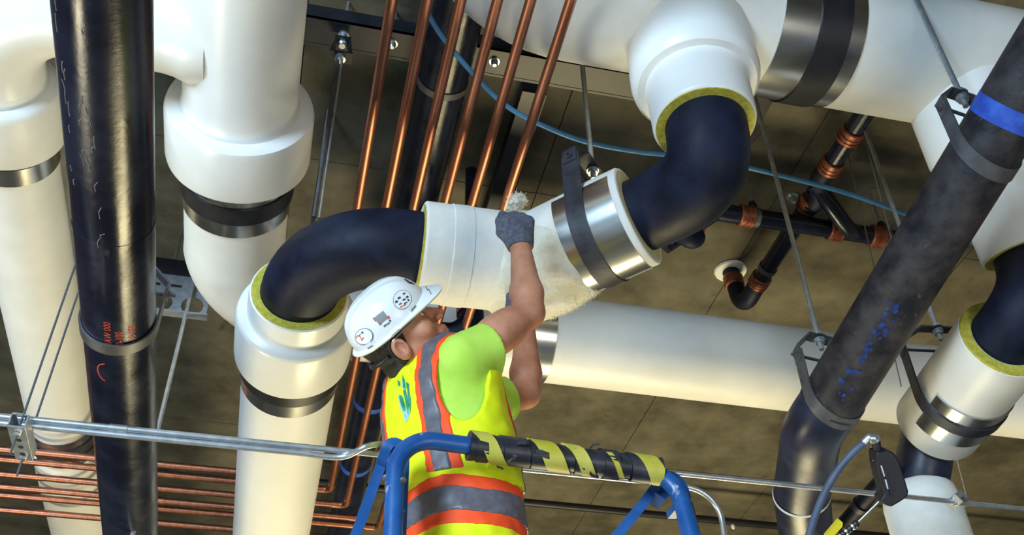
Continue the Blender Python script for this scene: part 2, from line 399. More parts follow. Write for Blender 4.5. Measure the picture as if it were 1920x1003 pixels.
m.tube(arc, .0016, 6); build(m, 'marker_writing', RED, ROOT)
m = MB()
for k in range(26):          # chalk ticks and scuffs
    y = 1.36 + .75 * rng.random(); a = rng.choice([-.75, -.1, -.3], p=[.4, .45, .15]) + rng.normal(0, .05); L = .008 + .02 * rng.random()
    f_ = pipe_face(y, a); m.tube([f_(-L, 0), f_(0, .002), f_(L * .8, .004 * rng.normal())], .0011, 5)
build(m, 'chalk_marks', SCUFF, ROOT)['kind'] = 'stuff'

# ------------------------------------------------------------------ mottled steel pipe, right
E0, E1 = P(1905, 190, 2.90), P(1556, 757, 3.38)
ed = (E1 - E0).normalized(); E2 = E1 + ed * .10
E3 = P(1503, 925, 3.66); E4 = P(1512, 1010, 3.84); e2 = (E4 - E3).normalized()
far = E4 + e2 * 1.6
ROOT = thing('black_steel_pipe', 'mottled dark steel pipe slanting down from the right edge to a welded elbow', 'pipe', tuple(E1 - V((0, 0, .1))))
start = E0 - ed * ((E0.y - Y0) / ed.y)
er = [.1] * 40
pth = straight(start, E1, 10)
build(MB().tube(pth, .1, 56), 'pipe', RUSTY, ROOT)
elb = spline([E1, E1 + ed * .12, E1.lerp(E3, .62) + V((-.018, 0, 0)), E3], 8)
build(MB().tube(elb, .1, 56), 'elbow', BLUEBLK, ROOT)
build(MB().tube([E3, E4, far], .1, 56), 'pipe', BLUEBLK, ROOT)
for c, a in ((E1 + ed * .005, ed), (E3, e2)):
    build(MB().lathe(c, a, [(-.006, .099), (-.003, .1022), (.003, .1022), (.006, .099)], 56, closed=True), 'weld_seam', CHALK if a is e2 else BLUEBLK, ROOT)
tq = (E0 + ed * .04)
build(MB().lathe(tq, ed, [(-.03, .0985), (-.028, .1008), (.028, .1008), (.03, .0985)], 56, closed=True), 'blue_paint_ring', BLUEMARK, ROOT)['label'] = 'bright blue painted ring'
m = MB()
eu, ev = frame(ed)
for k in range(46):
    s = .60 + .33 * rng.random(); c = E0.lerp(E1, s); v = (CAM - c).normalized(); v = (v - ed * v.dot(ed)).normalized(); b = ed.cross(v)
    a = -.15 + rng.normal(0, .16); o = (v * math.cos(a) + b * math.sin(a))
    r0 = .003 + .006 * rng.random(); t1 = ed; t2 = ed.cross(o); ctr = c + o * .1006
    m.prism([ctr + t1 * r0 * math.cos(g) * 1.3 + t2 * r0 * math.sin(g) for g in [i * math.pi / 5 for i in range(10)]], o * -.001, o * .0004)
build(m, 'blue_marking', BLUESM, ROOT)['kind'] = 'stuff'

# ------------------------------------------------------------------ right branch: elbow, hung sleeve, bare neck, white riser
F0, F1 = PZ(1884, 634, 3.55), PZ(1756, 797, 3.55); fd = (F1 - F0).normalized()
ROOT = thing('branch_pipe', 'insulated branch pipe with a short white sleeve at the right edge, above the black tool', 'pipe', tuple(F1 - V((0, 0, .16))))
bz = [(1 - t) ** 3 * (R2 + V((0, 0, .05))) + 3 * t * (1 - t) ** 2 * (R2 - V((0, 0, .16))) + 3 * t * t * (1 - t) * (F0 - fd * .17) + t ** 3 * (F0 + fd * .06) for t in [i / 20 for i in range(21)]]
o = build(MB().tube(bz, .111, 48), 'black_elbow', RUBBER, ROOT)
LF = (F1 - F0).length
sf = build(MB().lathe(F0, fd, [(0, .112), (0, .140), (.006, .149), (LF - .01, .151), (LF - .002, .145), (LF, .135), (LF, .09)], 60), 'canvas_sleeve', WHITE, ROOT)
build(MB().lathe(F0 - fd * .004, fd, [(0, .112), (0, .145), (.009, .147), (.009, .112)], 56, closed=True), 'insulation_edge', YELLOW, sf)
build(saddle(F0, fd, LF * .47, LF * .80, .1512, half=66), 'metal_shield', SHEET, ROOT)
G1 = P(1722, 925, (F1 - CAM).dot(ROT @ V((0, 0, -1))) + .02)
nk = spline([F1 - fd * .05, F1 + fd * .06, F1.lerp(G1, .62) + V((0, .02, 0)), G1, G1 + V((0, 0, -.12))], 8)
build(MB().tube(nk, .098, 44), 'black_neck', BLUEBLK, ROOT)
zt = G1.z + .01
build(MB().lathe((G1.x, G1.y, 0), (0, 0, 1), [(0, .140), (zt - .06, .136), (zt - .012, .129), (zt, .12), (zt + .004, .099)], 56), 'riser_jacket', CANVAS, ROOT)
m = MB(); fu = (CAM - F0).normalized()
def elbow_face(ti, dxn):
    p = V(bz[ti]); t = (V(bz[ti + 1]) - V(bz[ti - 1])).normalized(); v = (CAM - p); v = (v - t * v.dot(t)).normalized(); s = t.cross(v)
    return p, t, v, s
p, t, v, s = elbow_face(9, 0)
def fn(x, y, p=p, t=t, v=v, s=s):
    a = y / .111 - .35
    return p - t * x + (v * math.cos(a) - s * math.sin(a)) * .1145
build(on_surface('60 4', .05, fn), 'marker_writing', RED, ROOT)

# ------------------------------------------------------------------ clevis hangers
def clevis(label, c, a, r, m=STRAP, width=.05, rod_r=.0085, up=None, top=None, group='clevis hangers', height=.075, rod_mat=ROD, rodx=0):
    """U strap under a pipe of radius r (centre c, horizontal axis a), yoke, cross bolt, nut and the rod up to the slab"""
    c = V(c); a = V(a).normalized(); U = V((0, 0, 1)) if up is None else V(up).normalized(); s = a.cross(U).normalized()
    root = thing('clevis_hanger', label, 'hanger', tuple(c - U * (r + .006)), group)
    hb = r + height - .035
    pts = [c + s * r + U * hb] + [c + s * r * math.cos(t) - U * r * math.sin(t) for t in [i * math.pi / 28 for i in range(29)]] + [c - s * r + U * hb]
    build(MB().ribbon(pts, width, .006, a), 'strap', m, root)
    ri = r * .93; tz = r + height + .05
    yk = [c + s * (r + .004) + U * (hb - .035), c + s * (r + .004) + U * (hb + .02), c + s * r * .42 + U * tz, c - s * r * .42 + U * tz, c - s * (r + .004) + U * (hb + .02), c - s * (r + .004) + U * (hb - .035)]
    build(MB().ribbon(yk[::-1], width * .8, .007, a), 'yoke', m, root)
    bl = c + U * (hb - .012)
    b = build(MB().tube([bl - s * (r + .032), bl + s * (r + .032)], .0055, 10), 'cross_bolt', m, root)
    for q in (-1, 1):
        build(MB().lathe(bl + s * q * (r + .008), s * q, [(0, .012), (.011, .012)], 6), 'nut', m, b)
    zb = c + U * tz
    top_z = ZC if top is None else top
    rd = build(MB().tube([(zb.x, zb.y, zb.z - .045), (zb.x, zb.y, top_z)], rod_r, 12), 'rod', rod_mat, root)
    build(MB().lathe(zb + V((0, 0, -.003)), (0, 0, -1), [(0, rod_r * 2.3), (.003, rod_r * 2.3), (.0031, rod_r * 1.8), (.016, rod_r * 1.8)], 12), 'nut', ROD, rd)
    build(MB().lathe(zb + V((0, 0, .009)), (0, 0, 1), [(0, rod_r * 2.6), (.004, rod_r * 2.6), (.0041, rod_r * 1.8), (.018, rod_r * 1.8)], 12), 'nut', ROD, rd)
    return root
s1c = S1 + sd * (L2 - .145)
ah = V((sd.x, sd.y, 0)).normalized()
clevis('dark clevis hanger round the tilted white sleeve, right of the gloved hand', s1c, sd, SR + .0055, width=.062, rod_r=.0095)
yE1 = E1 - ed * .03
clevis('clevis hanger at the welded elbow of the mottled steel pipe', yE1, ed, .1015, STRAPG, .045, .009, height=.085)
clevis('clevis hanger near the blue paint ring of the mottled steel pipe', E0 + ed * .155, ed, .1015, STRAPG, .045, .009, height=.085)
clevis('grey clevis hanger round the black pipe with red marker writing', (dx(2.50), 2.50, DZ), dd, .1015, STRAPG, .045, .006, height=.06, top=DZ + .23)
clevis('dark clevis hanger on the short white sleeve above the black tool', F0 + fd * (LF * .62), fd, .1555, STRAP, .045, .009)
clevis('black wide strap hanger over the sheet metal band of the large header pipe', (1.555, HY, HZ), (1, 0, 0), HR + .006, DARKST, .11, .009)
clevis('black strap hanger under the wide stepped collar, right of the bare black pipe', (BX, 2.925, BZ), (0, 1, 0), BR + .009, DARKST, .085, .009)
clevis('black strap hanger under the collar with the left black elbow', (AX, 3.175, SZ), (0, 1, 0), .1825, DARKST, .055, .009)
clevis('dark strap hanger under the collar at the left edge', (CX_, 2.883, BZ), (0, 1, 0), CR + .0055, DARKST, .03, .008)
clevis('dark strap hanger low on the left white pipe, behind the copper tubes', (CX_, 4.95, BZ), (0, 1, 0), CR + .0095, STRAP, .09, .009)

# ------------------------------------------------------------------ copper tubes: six run away, turn left and cross
CZ, CRD = 4.2, .0172
cx6 = [.100, .2028, .3015, .409, .5066, .6246]
cy6 = [4.79, 4.889, 5.044, 5.18, 5.272, 5.445]
words = ['leftmost of the six copper tubes, ending behind the white collar', 'second copper tube from the left, with its elbow seen beside the white pipe',
         'third copper tube from the left, bent left just above the ladder brace', 'fourth copper tube from the left, passing behind the vest',
         'fifth copper tube from the left, passing behind the white sleeve', 'rightmost of the six copper tubes, meeting the gloved hand']
for i in range(6):
    x, y = cx6[i], cy6[i]
    r_ = thing('copper_tube', words[i], 'tube', (x, y, CZ - CRD), 'copper tubes under the slab')
    build(MB().tube([(x, Y0, CZ), (x, 1.0, CZ), (x, y - .06, CZ)], CRD, 20), 'tube', COPPER, r_)
    build(MB().tube([(x - .06, y, CZ), (-2.0, y, CZ), (X0, y, CZ)], CRD, 20), 'tube', COPPER, r_)
    f_ = fillet([(x, y - .075, CZ), (x, y, CZ), (x - .075, y, CZ)], .034, 8)
    build(MB().tube(f_, CRD + .0028, 20), 'elbow_fitting', COPPER, r_)
    if i in (3, 4):
        build(MB().tube([(-.1 - .2 * i, y, CZ), (-.04 - .2 * i, y, CZ)], CRD + .0028, 20), 'coupling', COPPER, r_)

# ------------------------------------------------------------------ black pipe high under the slab, trapeze strut
IX, IZ, IR = .378, 4.855, .1
ROOT = thing('black_steel_pipe', 'black pipe behind the six copper tubes, high under the slab', 'pipe', (IX, 3.5, IZ - IR))
build(MB().tube(straight((IX, Y0, IZ), (IX, Y1, IZ), 6), IR, 40), 'pipe', BLACK, ROOT)
for y in (4.98, 5.72):
    build(MB().lathe((IX, y, IZ), (0, 1, 0), [(-.03, IR - .002), (-.02, IR + .0008), (.02, IR + .0008), (.03, IR - .002)], 40, closed=True), 'blue_paint_ring', BLUEMARK, ROOT)['label'] = 'smeared blue painted ring'
for y, lb in ((2.62, 'pale pipe ring of the high black pipe, between the third and fourth copper tubes'), (4.52, 'pale pipe ring of the high black pipe, under the rim of the hard hat')):
    o = thing('pipe_ring', lb, 'hanger', (IX, y, IZ - IR - .004), 'pale pipe rings')
    build(band((IX, y, IZ), (0, 1, 0), -.016, .016, IR + .0005, .004, 40), 'ring', STRAPG, o)
    build(MB().tube([(IX, y, IZ + IR + .001), (IX, y, ZC)], .006, 10), 'rod', ROD, o)
by = PZ(675, 45, 5.0).y
ROOT = thing('strut_beam', 'black steel strut crossing above the copper tubes at the top', 'beam', (.2, by, 4.98))
build(MB().box((.35, by + .06, 4.985), (1.45, 0, 0), (0, .066, 0), (0, 0, .008)), 'web', DARKST, ROOT)
build(MB().box((.35, by, 5.02), (1.45, 0, 0), (0, .006, 0), (0, 0, .045)), 'flange', DARKST, ROOT)
build(MB().box((.35, by + .12, 5.02), (1.45, 0, 0), (0, .006, 0), (0, 0, .045)), 'flange', DARKST, ROOT)
for px, py in ((650, 25), (742, 42), (935, 76)):
    q = PZ(px, py, 5.012); b = build(MB().lathe((q.x, by + .05, 4.978), (0, 0, -1), [(0, .022), (.004, .022), (.0041, .015), (.02, .014), (.028, .008)], 16), 'hanger_nut', GALV, ROOT)
    build(MB().tube([(q.x, by + .05, 5.03), (q.x, by + .05, ZC)], .007, 10), 'rod', ROD, ROOT)
# rod hung from the strut through a black isolator bracket
q = PZ(650, 25, 5.012); rx, ry = q.x, by + .05
zb = 4.70
ROOT = thing('isolator_hanger', 'black isolator bracket with bright rods between the stepped collar and the first copper tube', 'hanger', (rx, ry, zb))
z1 = 1.6 + (PY(637, 92, ry).z - 1.6)
for s_ in (-.011, .011): build(MB().tube([(rx + s_, ry, 4.99), (rx + s_, ry, z1 + .03)], .0045, 8), 'rod', GALV, ROOT)
m = MB()
for s_ in (-1, 1): m.prism([(rx + s_ * .022, ry - .025, z1 + .045), (rx + s_ * .030, ry - .025, z1 + .045), (rx + s_ * .044, ry - .025, z1 - .045), (rx + s_ * .034, ry - .025, z1 - .045)], (0, 0, 0), (0, .05, 0))
m.box((rx, ry, z1 + .048), (.032, 0, 0), (0, .027, 0), (0, 0, .005)); m.box((rx, ry, z1 - .046), (.046, 0, 0), (0, .027, 0), (0, 0, .005))
build(m, 'bracket', DARKST, ROOT)
build(MB().lathe((rx, ry, z1 + .043), (0, 0, -1), [(0, .018), (.012, .02), (.018, .014), (.024, .013)], 14), 'nut', GALV, ROOT)
build(MB().lathe((rx, ry, z1 - .05), (0, 0, -1), [(0, .022), (.014, .021), (.016, .013), (.026, .013)], 14), 'nut', GALV, ROOT)
build(MB().tube([(rx - .009, ry, z1 - .06), (rx - .009, ry, 3.97)], .0075, 10), 'rod', STRAPG, ROOT)
build(MB().tube([(rx + .008, ry, z1 - .06), (rx + .008, ry, 3.97)], .0045, 8), 'rod', GALV, ROOT)
# dark channel on the slab right of the tubes
q0, q1 = PZ(1000, 165, 5.15), PZ(930, 400, 5.15)
o = build(MB().box(((q0.x + q1.x) / 2, (q0.y + q1.y) / 2 + .3, 5.155), (.055, 0, 0), (0, (q1.y - q0.y) / 2 + .3, 0), (0, 0, .04)), 'channel_inset', DARKST)
tag(o, 'black channel fixed to the slab behind the rightmost copper tube', 'channel')

# ------------------------------------------------------------------ blue plastic tube
pts = [PZ(x, y, z) for x, y, z in ((700, -260, 4.62), (778, -60, 4.6), (806, 30, 4.58), (858, 105, 4.55), (945, 195, 4.52), (1035, 243, 4.5), (1110, 269, 4.5), (1200, 285, 4.5), (1290, 294, 4.52), (1372, 308, 4.55), (1480, 333, 4.53), (1600, 366, 4.53), (1722, 410, 4.55), (1850, 462, 4.55))]
pts += [V((X1, pts[-1].y + .5, 4.6))]
o = build(MB().tube(spline(pts, 8), .0098, 12), 'plastic_tube', BLUETUBE); tag(o, 'blue plastic tube sagging across behind the copper tubes', 'tube')
q = PZ(1372, 308, 4.55)
o = build(MB().tube([q, PZ(1440, 236, 5.12)], .0018, 6), 'tie_wire', WIRE); tag(o, 'thin tie wire holding up the blue tube, right of the upper black elbow', 'wire')
# ------------------------------------------------------------------ small grooved pipework under the slab
GZ = 4.86; gr = .043
g0, g1 = PZ(1322, 393, GZ), PZ(1697, 452, GZ); gy = (g0.y + g1.y) / 2
ROOT = thing('grooved_pipework', 'small black pipes with copper coloured couplings, right of the upper black elbow', 'pipe', ((g0.x + g1.x) / 2, gy, GZ - gr))
def coup(p, a, parent=ROOT):
    return build(MB().lathe(p, a, [(-.036, gr), (-.036, gr + .006), (-.03, gr + .011), (-.018, gr + .011), (-.016, gr + .007), (-.005, gr + .007), (-.003, gr + .011), (.003, gr + .011), (.005, gr + .007), (.016, gr + .007), (.018, gr + .011), (.03, gr + .011), (.036, gr + .006), (.036, gr)], 24), 'coupling', COUP, parent)
build(MB().tube([(g0.x, gy, GZ), (g1.x + .03, gy, GZ)], gr, 28), 'pipe', BLACK, ROOT)
for px in (1306, 1400, 1567, 1645):
    q = PZ(px, 390 + (px - 1322) * .157, GZ); coup((q.x, gy, GZ), (1, 0, 0))
build(MB().lathe((g1.x + .025, gy, GZ), (1, 0, 0), [(0, gr), (.01, gr + .012), (.04, gr + .012), (.046, gr)], 24), 'end_cap', BLACK, ROOT)
# left end: branch turning down and towards the room, with a hanging elbow
l0 = V((g0.x + .04, gy, GZ - .01)); l1 = P(1245, 462, (l0 - CAM).dot(ROT @ V((0, 0, -1))) - .05)
build(MB().tube([l0, l0.lerp(l1, .5), l1], [gr, gr * .95, gr * .9], 24), 'branch', BLACK, ROOT)
coup(l0.lerp(l1, .42), l1 - l0)
c = l0.lerp(l1, .55)
build(MB().tube(spline([c + V((.02, 0, .0)), c + V((.03, -.02, -.05)), c + V((.0, -.03, -.075)), c + V((-.04, -.03, -.05))], 6), gr * 1.05, 24), 'elbow', RUBBER, ROOT)
v = (CAM - l0).normalized(); ax = (l1 - l0).normalized(); s_ = ax.cross(v).normalized()
def fn(x, y): return l0.lerp(l1, .86) - ax * x + v * (gr * .95 + .002) + s_ * (y - .012)
build(on_surface('AC', .045, fn), 'chalk_writing', CHALK, ROOT)
# pipe running away, offset fitting, elbow up through the slab
AZ = 4.95
a0, a1 = PZ(1612, 224, AZ), PZ(1541, 338, AZ); b0, b1 = PZ(1526, 362, AZ), PZ(1452, 489, AZ)
ax_ = (a0.x + a1.x) / 2; bx_ = (b0.x + b1.x) / 2
build(MB().tube([(ax_, a0.y - .5, AZ), (ax_, a1.y, AZ)], gr, 24), 'pipe', BLACK, ROOT)
build(MB().tube(spline([(ax_, a1.y - .1, AZ), (ax_ - .005, a1.y, AZ), (bx_ + .01, b0.y, AZ - .02), (bx_, b0.y + .12, AZ)], 6), gr * 1.12, 24), 'offset_fitting', RUBBER, ROOT)
up_ = PZ(1420, 565, AZ)
build(MB().tube([(bx_, b0.y, AZ), (bx_, b1.y + .25, AZ)], gr, 24), 'pipe', BLACK, ROOT)
ye = b1.y + .25
build(MB().tube(fillet([(bx_, ye - .05, AZ), (bx_ - .004, ye + .13, AZ - .02), (bx_ - .03, ye + .13, ZC)], .085, 10), gr * 1.1, 24), 'elbow', RUBBER, ROOT)
for px, py in ((1605, 255), (1568, 312), (1520, 383)):
    q = PZ(px, py, AZ); coup((ax_ if px > 1530 else bx_, q.y, AZ), (0, 1, 0))
coup((bx_, ye - .09, AZ), (0, 1, 0)); coup((bx_ - .025, ye + .13, ZC - .085), (0, 0, 1))
build(band((bx_, ye - .19, AZ), (0, 1, 0), -.014, .014, gr + .001), 'pipe_ring', STRAPG, ROOT)
build(MB().lathe((bx_ - .03, ye + .13, ZC - .017), (0, 0, 1), [(0, .085), (.012, .09)], 18), 'white_escutcheon', CANVAS, ROOT)
k0, k1 = PZ(1556, 378, GZ + .05), PZ(1608, 428, GZ + .01)
build(MB().tube(spline([(ax_ - .02, a1.y + .03, AZ), k0 + V((0, .0, -.03)), k0.lerp(k1, .6) + V((0, .02, -.045)), (k1.x, gy, GZ)], 7), gr * .92, 24), 'curved_branch', BLACK, ROOT)
# its hangers: thin rods with small swivel rings
for px, lb in ((1418, 'thin rod and swivel ring on the small black pipe nearest the upper black elbow'), (1662, 'thin rod and swivel ring on the small black pipe beside the mottled steel pipe')):
    q = PZ(px, 390 + (px - 1322) * .157, GZ); o = thing('swivel_hanger', lb, 'hanger', (q.x, gy, GZ - gr), 'swivel ring hangers')
    build(band((q.x, gy, GZ), (1, 0, 0), -.013, .013, gr + .001, .003, 28), 'ring', STRAPG, o)
    build(MB().lathe((q.x, gy, GZ + gr + .004), (0, 0, 1), [(0, .02), (.03, .022), (.05, .016)], 12), 'swivel_nut', DARKST, o)
    build(MB().tube([(q.x, gy, GZ + gr + .05), (q.x, gy, ZC)], .006, 10), 'rod', ROD, o)
q = PZ(1486, 372, ZC - .02)
o = build(MB().lathe((q.x, q.y, ZC), (0, 0, -1), [(0, .03), (.01, .03), (.012, .018), (.03, .02), (.05, .012), (.052, 0)], 14), 'sprinkler_head', GALV)
o.name = 'sprinkler'; tag(o, 'bright sprinkler head on the slab between the small black pipes', 'sprinkler')
# long thin wires and rods right
for n_, (x0, y0, x1, y1, z0, dd_, r, lb) in enumerate(((1578, 235, 1690, 725, 5.18, 0, .0028, 'long thin wire crossing the blue tube, left of the mottled steel pipe'),
        (1622, 262, 1682, 486, 5.18, 0, .0032, 'thin rod crossing the blue tube, just left of the thick rod'),
        (1640, 300, 1672, 440, 5.18, 0, .002, 'short thin wire beside the thick rod at the blue tube'),
        (1778, 800, 1812, 930, 4.3, 0, .003, 'thin wire from the white sleeve down to the small conduit clamp'))):
    a = PZ(x0, y0, z0); d0 = (a - CAM).dot(ROT @ V((0, 0, -1)))
    b = P(x1, y1, d0 - .02 - .35 * (n_ == 0))
    o = build(MB().tube([a, b], r, 7), 'hanging_wire', WIRE if n_ != 3 else GALV); tag(o, lb, 'wire', 'thin hanging wires')

# ------------------------------------------------------------------ galvanised conduits across the bottom
JZ = 3.06
jl, jr = PZ(0, 778, JZ), PZ(715, 855, JZ); jy = (jl.y + jr.y) / 2
def vx(px, y, z):        # room x of the picture column px on the line y, z
    r = ROT.transposed() @ (V((0, y, z)) - CAM); ux = ROT.transposed() @ V((1, 0, 0)); k = (px - 960) / FPX
    return (k * -r.z - r.x) / (ux.x + k * ux.z)
xe = vx(1292, jy + .02, JZ)
pts = [(X0, jy, JZ), (-1.0, jy, JZ), (vx(640, jy, JZ), jy, JZ), (vx(980, jy, JZ) , jy, JZ)]
r_ = thing('conduit', 'galvanised conduit crossing the bottom left and bending down beside the ladder', 'conduit', (0, jy, JZ - .01))
ja = V((vx(1230, jy, JZ), jy, JZ))
dj = (ja - CAM).dot(ROT @ V((0, 0, -1)))
pts = [V(p) for p in pts] + [ja, P(1306, 918, dj), P(1345, 952, dj - .01), P(1358, 1003, dj - .06), P(1362, 1080, dj - .15)]
pth = pts[:4] + spline(pts[4:], 8)
build(MB().tube(pth, .0085, 16), 'tube', GALV, r_)
for px in (205,):
    build(MB().tube([(vx(px, jy, JZ), jy, JZ), (vx(px + 34, jy, JZ), jy, JZ)], .0105, 16), 'coupling', GALV, r_)
kz = 3.045
kl = PZ(0, 791, kz); ky = kl.y
o1 = PZ(628, 857, kz); ky = PZ(300, 823, kz).y
kz2 = kz + .0
q0 = V((vx(560, ky, kz), ky, kz)); q1 = V((vx(640, ky, kz), ky, kz))
kr = PZ(1500, 911, 3.12); 
q2, q3 = V((vx(692, ky - .05, 3.06), ky - .05, 3.06)), V((vx(745, kr.y, 3.12), kr.y, 3.12))
r_ = thing('conduit', 'galvanised conduit with an offset bend, passing behind the worker to the right edge', 'conduit', (0, ky, kz - .01))
build(MB().tube([(X0, ky, kz), (-1, ky, kz)] + spline([q0, q1, q2, q3, V((vx(850, kr.y, 3.12), kr.y, 3.12))], 7) + [V((1.2, kr.y, 3.12)), V((X1, kr.y, 3.12))], .0085, 16), 'tube', GALV, r_)
# left strut bracket and its thin rods
bc = PZ(44, 808, JZ - .03)
u0, u1 = PZ(22, 766, JZ - .0), PZ(60, 848, JZ - .02)
ROOT = thing('strut_bracket', 'short punched galvanised strut under the two conduits at the left edge', 'bracket', (bc.x, bc.y, JZ - .06))
bl = .085
m = MB(); z0 = JZ - .062
m.box((bc.x, jy + .02, z0), (.021, 0, 0), (0, bl, 0), (0, 0, .002))
for s_ in (-1, 1): m.box((bc.x + s_ * .02, jy + .02, z0 + .018), (.0016, 0, 0), (0, bl, 0), (0, 0, .018)); m.box((bc.x + s_ * .0155, jy + .02, z0 + .036), (.006, 0, 0), (0, bl, 0), (0, 0, .0015))
build(m, 'channel', GALV, ROOT)
for k in range(3):
    build(MB().lathe((bc.x, jy + .0 + .035 * k, z0 - .0024), (0, 0, -1), [(0, .0068), (.0006, .0068)], 12), 'slot', HOLE, ROOT)
for yy, lb in ((jy - .035, 'x'), (jy + .085, 'y')):
    build(MB().tube([(bc.x, yy, z0 - .06), (bc.x, yy, ZC)], .0032, 8), 'rod', WIRE, ROOT)
    build(MB().lathe((bc.x, yy, z0 - .003), (0, 0, -1), [(0, .009), (.008, .009)], 6), 'nut', GALV, ROOT)
m = MB()
for yy in (jy, ky): m.ribbon([(bc.x - .02 + .04 * 0, yy + .0125 * math.cos(t), JZ + .0125 * math.sin(t)) for t in [i * math.pi / 10 for i in range(11)]], .03, .0016, (1, 0, 0))
build(m, 'conduit_strap', GALV, ROOT)
# right conduit clamp
q = PZ(1806, 940, 3.115)
ROOT = thing('strut_bracket', 'small galvanised clamp on the conduit right of the white riser', 'bracket', (q.x, kr.y, 3.08))
build(MB().box((q.x - .01, kr.y, 3.128), (.012, .0, .01), (0, .03, 0), (.01, 0, -.012)), 'plate', GALV, ROOT)
build(MB().tube([(q.x - .022, kr.y - .05, 3.10), (q.x + .03, kr.y + .02, 3.16)], .006, 8), 'bolt', STRAP, ROOT)
build(band((q.x, kr.y, 3.12), (1, 0, 0), -.02, .02, .0088, .003, 20), 'clamp_ring', GALV, ROOT)

# thin black pipe far behind
q = PZ(1000, 943, 4.95); 
r_ = thing('sprinkler_pipe', 'thin black pipe far behind the ladder, just under the slab', 'pipe', (2, q.y, 4.93))
build(MB().tube([(X0, q.y, 4.95), (X1, q.y, 4.95)], .026, 14), 'pipe', DARKST, r_)
q2 = PZ(1368, 984, 4.95)
build(MB().lathe((q2.x, q.y, 4.925), (0, 0, -1), [(0, .014), (.02, .014), (.03, .008)], 10), 'sprinkler_head', CANVAS, r_)
for x in (-1.2, 1.2, 3.6, 5.8): build(MB().tube([(x, q.y, 4.97), (x, q.y, ZC - .006)], .006, 8), 'rod', ROD, r_)
# punched joist behind the black pipe
jz0, jz1 = 4.30, 4.62
p0 = PZ(388, 603, jz0); jY = p0.y
ROOT = thing('punched_joist', 'galvanised joist with round holes behind the black pipe, left of the white elbow', 'beam', (p0.x - .35, jY, jz0))
xr_, xl_ = p0.x, p0.x - .40
m = MB(); cell = .13; n = int((xr_ - xl_) / cell); hz = jz0 + .075
for k in range(n):
    c = V((xr_ - cell * (k + .5) - .01, jY, hz)); R = .047; N_ = 24; ring, sq = [], []
    for i in range(N_):
        a = 2 * math.pi * i / N_; ca, sa = math.cos(a), math.sin(a); q_ = (cell / 2) / max(abs(ca), abs(sa))
        ring.append(c + V((ca * R, 0, sa * R))); sq.append(c + V((ca * q_, 0, sa * q_)))
    m.add(ring + sq, [(i, (i + 1) % N_, N_ + (i + 1) % N_, N_ + i) for i in range(N_)])
m.box(((xr_ + xl_) / 2, jY, hz + cell / 2 + .045), ((xr_ - xl_) / 2, 0, 0), (0, .0015, 0), (0, 0, .045))
m.box(((xr_ + xl_) / 2, jY - .02, jz0 + .008), ((xr_ - xl_) / 2, 0, 0), (0, .022, 0), (0, 0, .003))
build(m, 'punched_web', ROD, ROOT)
for k in range(3): build(MB().box((xr_ - .16 - .09 * k, jY - .003, hz + .095), (.022, 0, 0), (0, .0015, 0), (0, 0, .006)), 'slot', HOLE, ROOT)
build(MB().box(((xr_ + xl_) / 2 - .06, jY + .03, hz + .20), ((xr_ - xl_) / 2, 0, 0), (0, .03, 0), (0, 0, .045)), 'top_chord', DARKST, ROOT)
build(MB().tube([(xl_ + .2, jY + .03, hz + .24), (xl_ + .2, jY + .03, ZC)], .008, 8), 'rod', ROD, ROOT)
build(MB().tube([(xr_ - .09, jY - .02, jz0 + .25), (xr_ - .09, jY - .02, 3.2)], .009, 10), 'rod', GALV, ROOT)
# small black pipe end behind the worker's face
c = P(882, 604, 4.35)
r_ = thing('black_pipe_stub', 'black capped pipe stub seen behind the chin of the worker', 'pipe', tuple(c - V((0, 0, .08))))
build(MB().tube(spline([c + V((-.16, .05, -.05)), c + V((-.06, .02, -.06)), c + V((0, 0, 0)), c + V((.0, 0.02, .12))], 6), .055, 24), 'elbow', RUBBER, r_)
build(MB().tube([c + V((0, .02, .10)), V((c.x, c.y + .02, ZC))], .03, 16), 'pipe', BLACK, r_)
build(band(c + V((0, .012, .06)), (0, .1, 1), -.02, .02, .056, .004, 24), 'coupling', COUP, r_)

# ------------------------------------------------------------------ black air tool hanging at the bottom right
TD = 2.95
def tp(x, y, d=TD): return P(1480 + x / 4.497, 780 + y / 4.497, d)
fwd = ROT @ V((0, 0, -1))
ROOT = thing('air_tool', 'black hand tool with a yellow lever hanging on a grey hose, lower right', 'tool', tuple(tp(860, 740) - V((0, 0, .02))))
ol = [(700, 285), (755, 285), (800, 268), (860, 300), (900, 370), (940, 500), (975, 620), (965, 665), (905, 705), (830, 750), (775, 735), (740, 690), (772, 640), (735, 520), (705, 390)]
tool = build(MB().prism([tp(*q) for q in ol][::-1], fwd * -.03, fwd * .035), 'body', DARKST, ROOT, sharp=30)
bm_ = tool.modifiers.new('edge', 'BEVEL'); bm_.width = .006; bm_.segments = 3
build(MB().tube([tp(742, 300), tp(732, 215)], .0125, 20), 'inlet', DARKST, ROOT)
build(MB().prism([tp(*q) for q in [(760, 430), (775, 425), (835, 640), (820, 655)]][::-1], fwd * -.036, fwd * -.03), 'side_rib', DARKST, ROOT)
for a_, b_ in (((735, 400), (772, 490)), ((770, 515), (800, 595))):
    build(MB().prism([tp(a_[0], a_[1]), tp(a_[0] + 12, a_[1]), tp(b_[0] + 2, b_[1]), tp(b_[0] - 8, b_[1])][::-1], fwd * -.0325, fwd * -.03), 'white_print', CHALK, ROOT)
build(MB().tube([tp(745, 330), tp(705, 380)], .0035, 8), 'trigger', COUP, ROOT)
build(MB().tube(spline([tp(735, 212), tp(715, 190), tp(668, 190), tp(628, 228)], 6), [.0135] * 6 + [.0155] * 7 + [.0135] * 6, 20), 'swivel_fitting', GALV, ROOT)
BLUEH = mat('grey_blue_hose', (.06, .085, .14), .5, col2=(.09, .12, .19), scale=14)
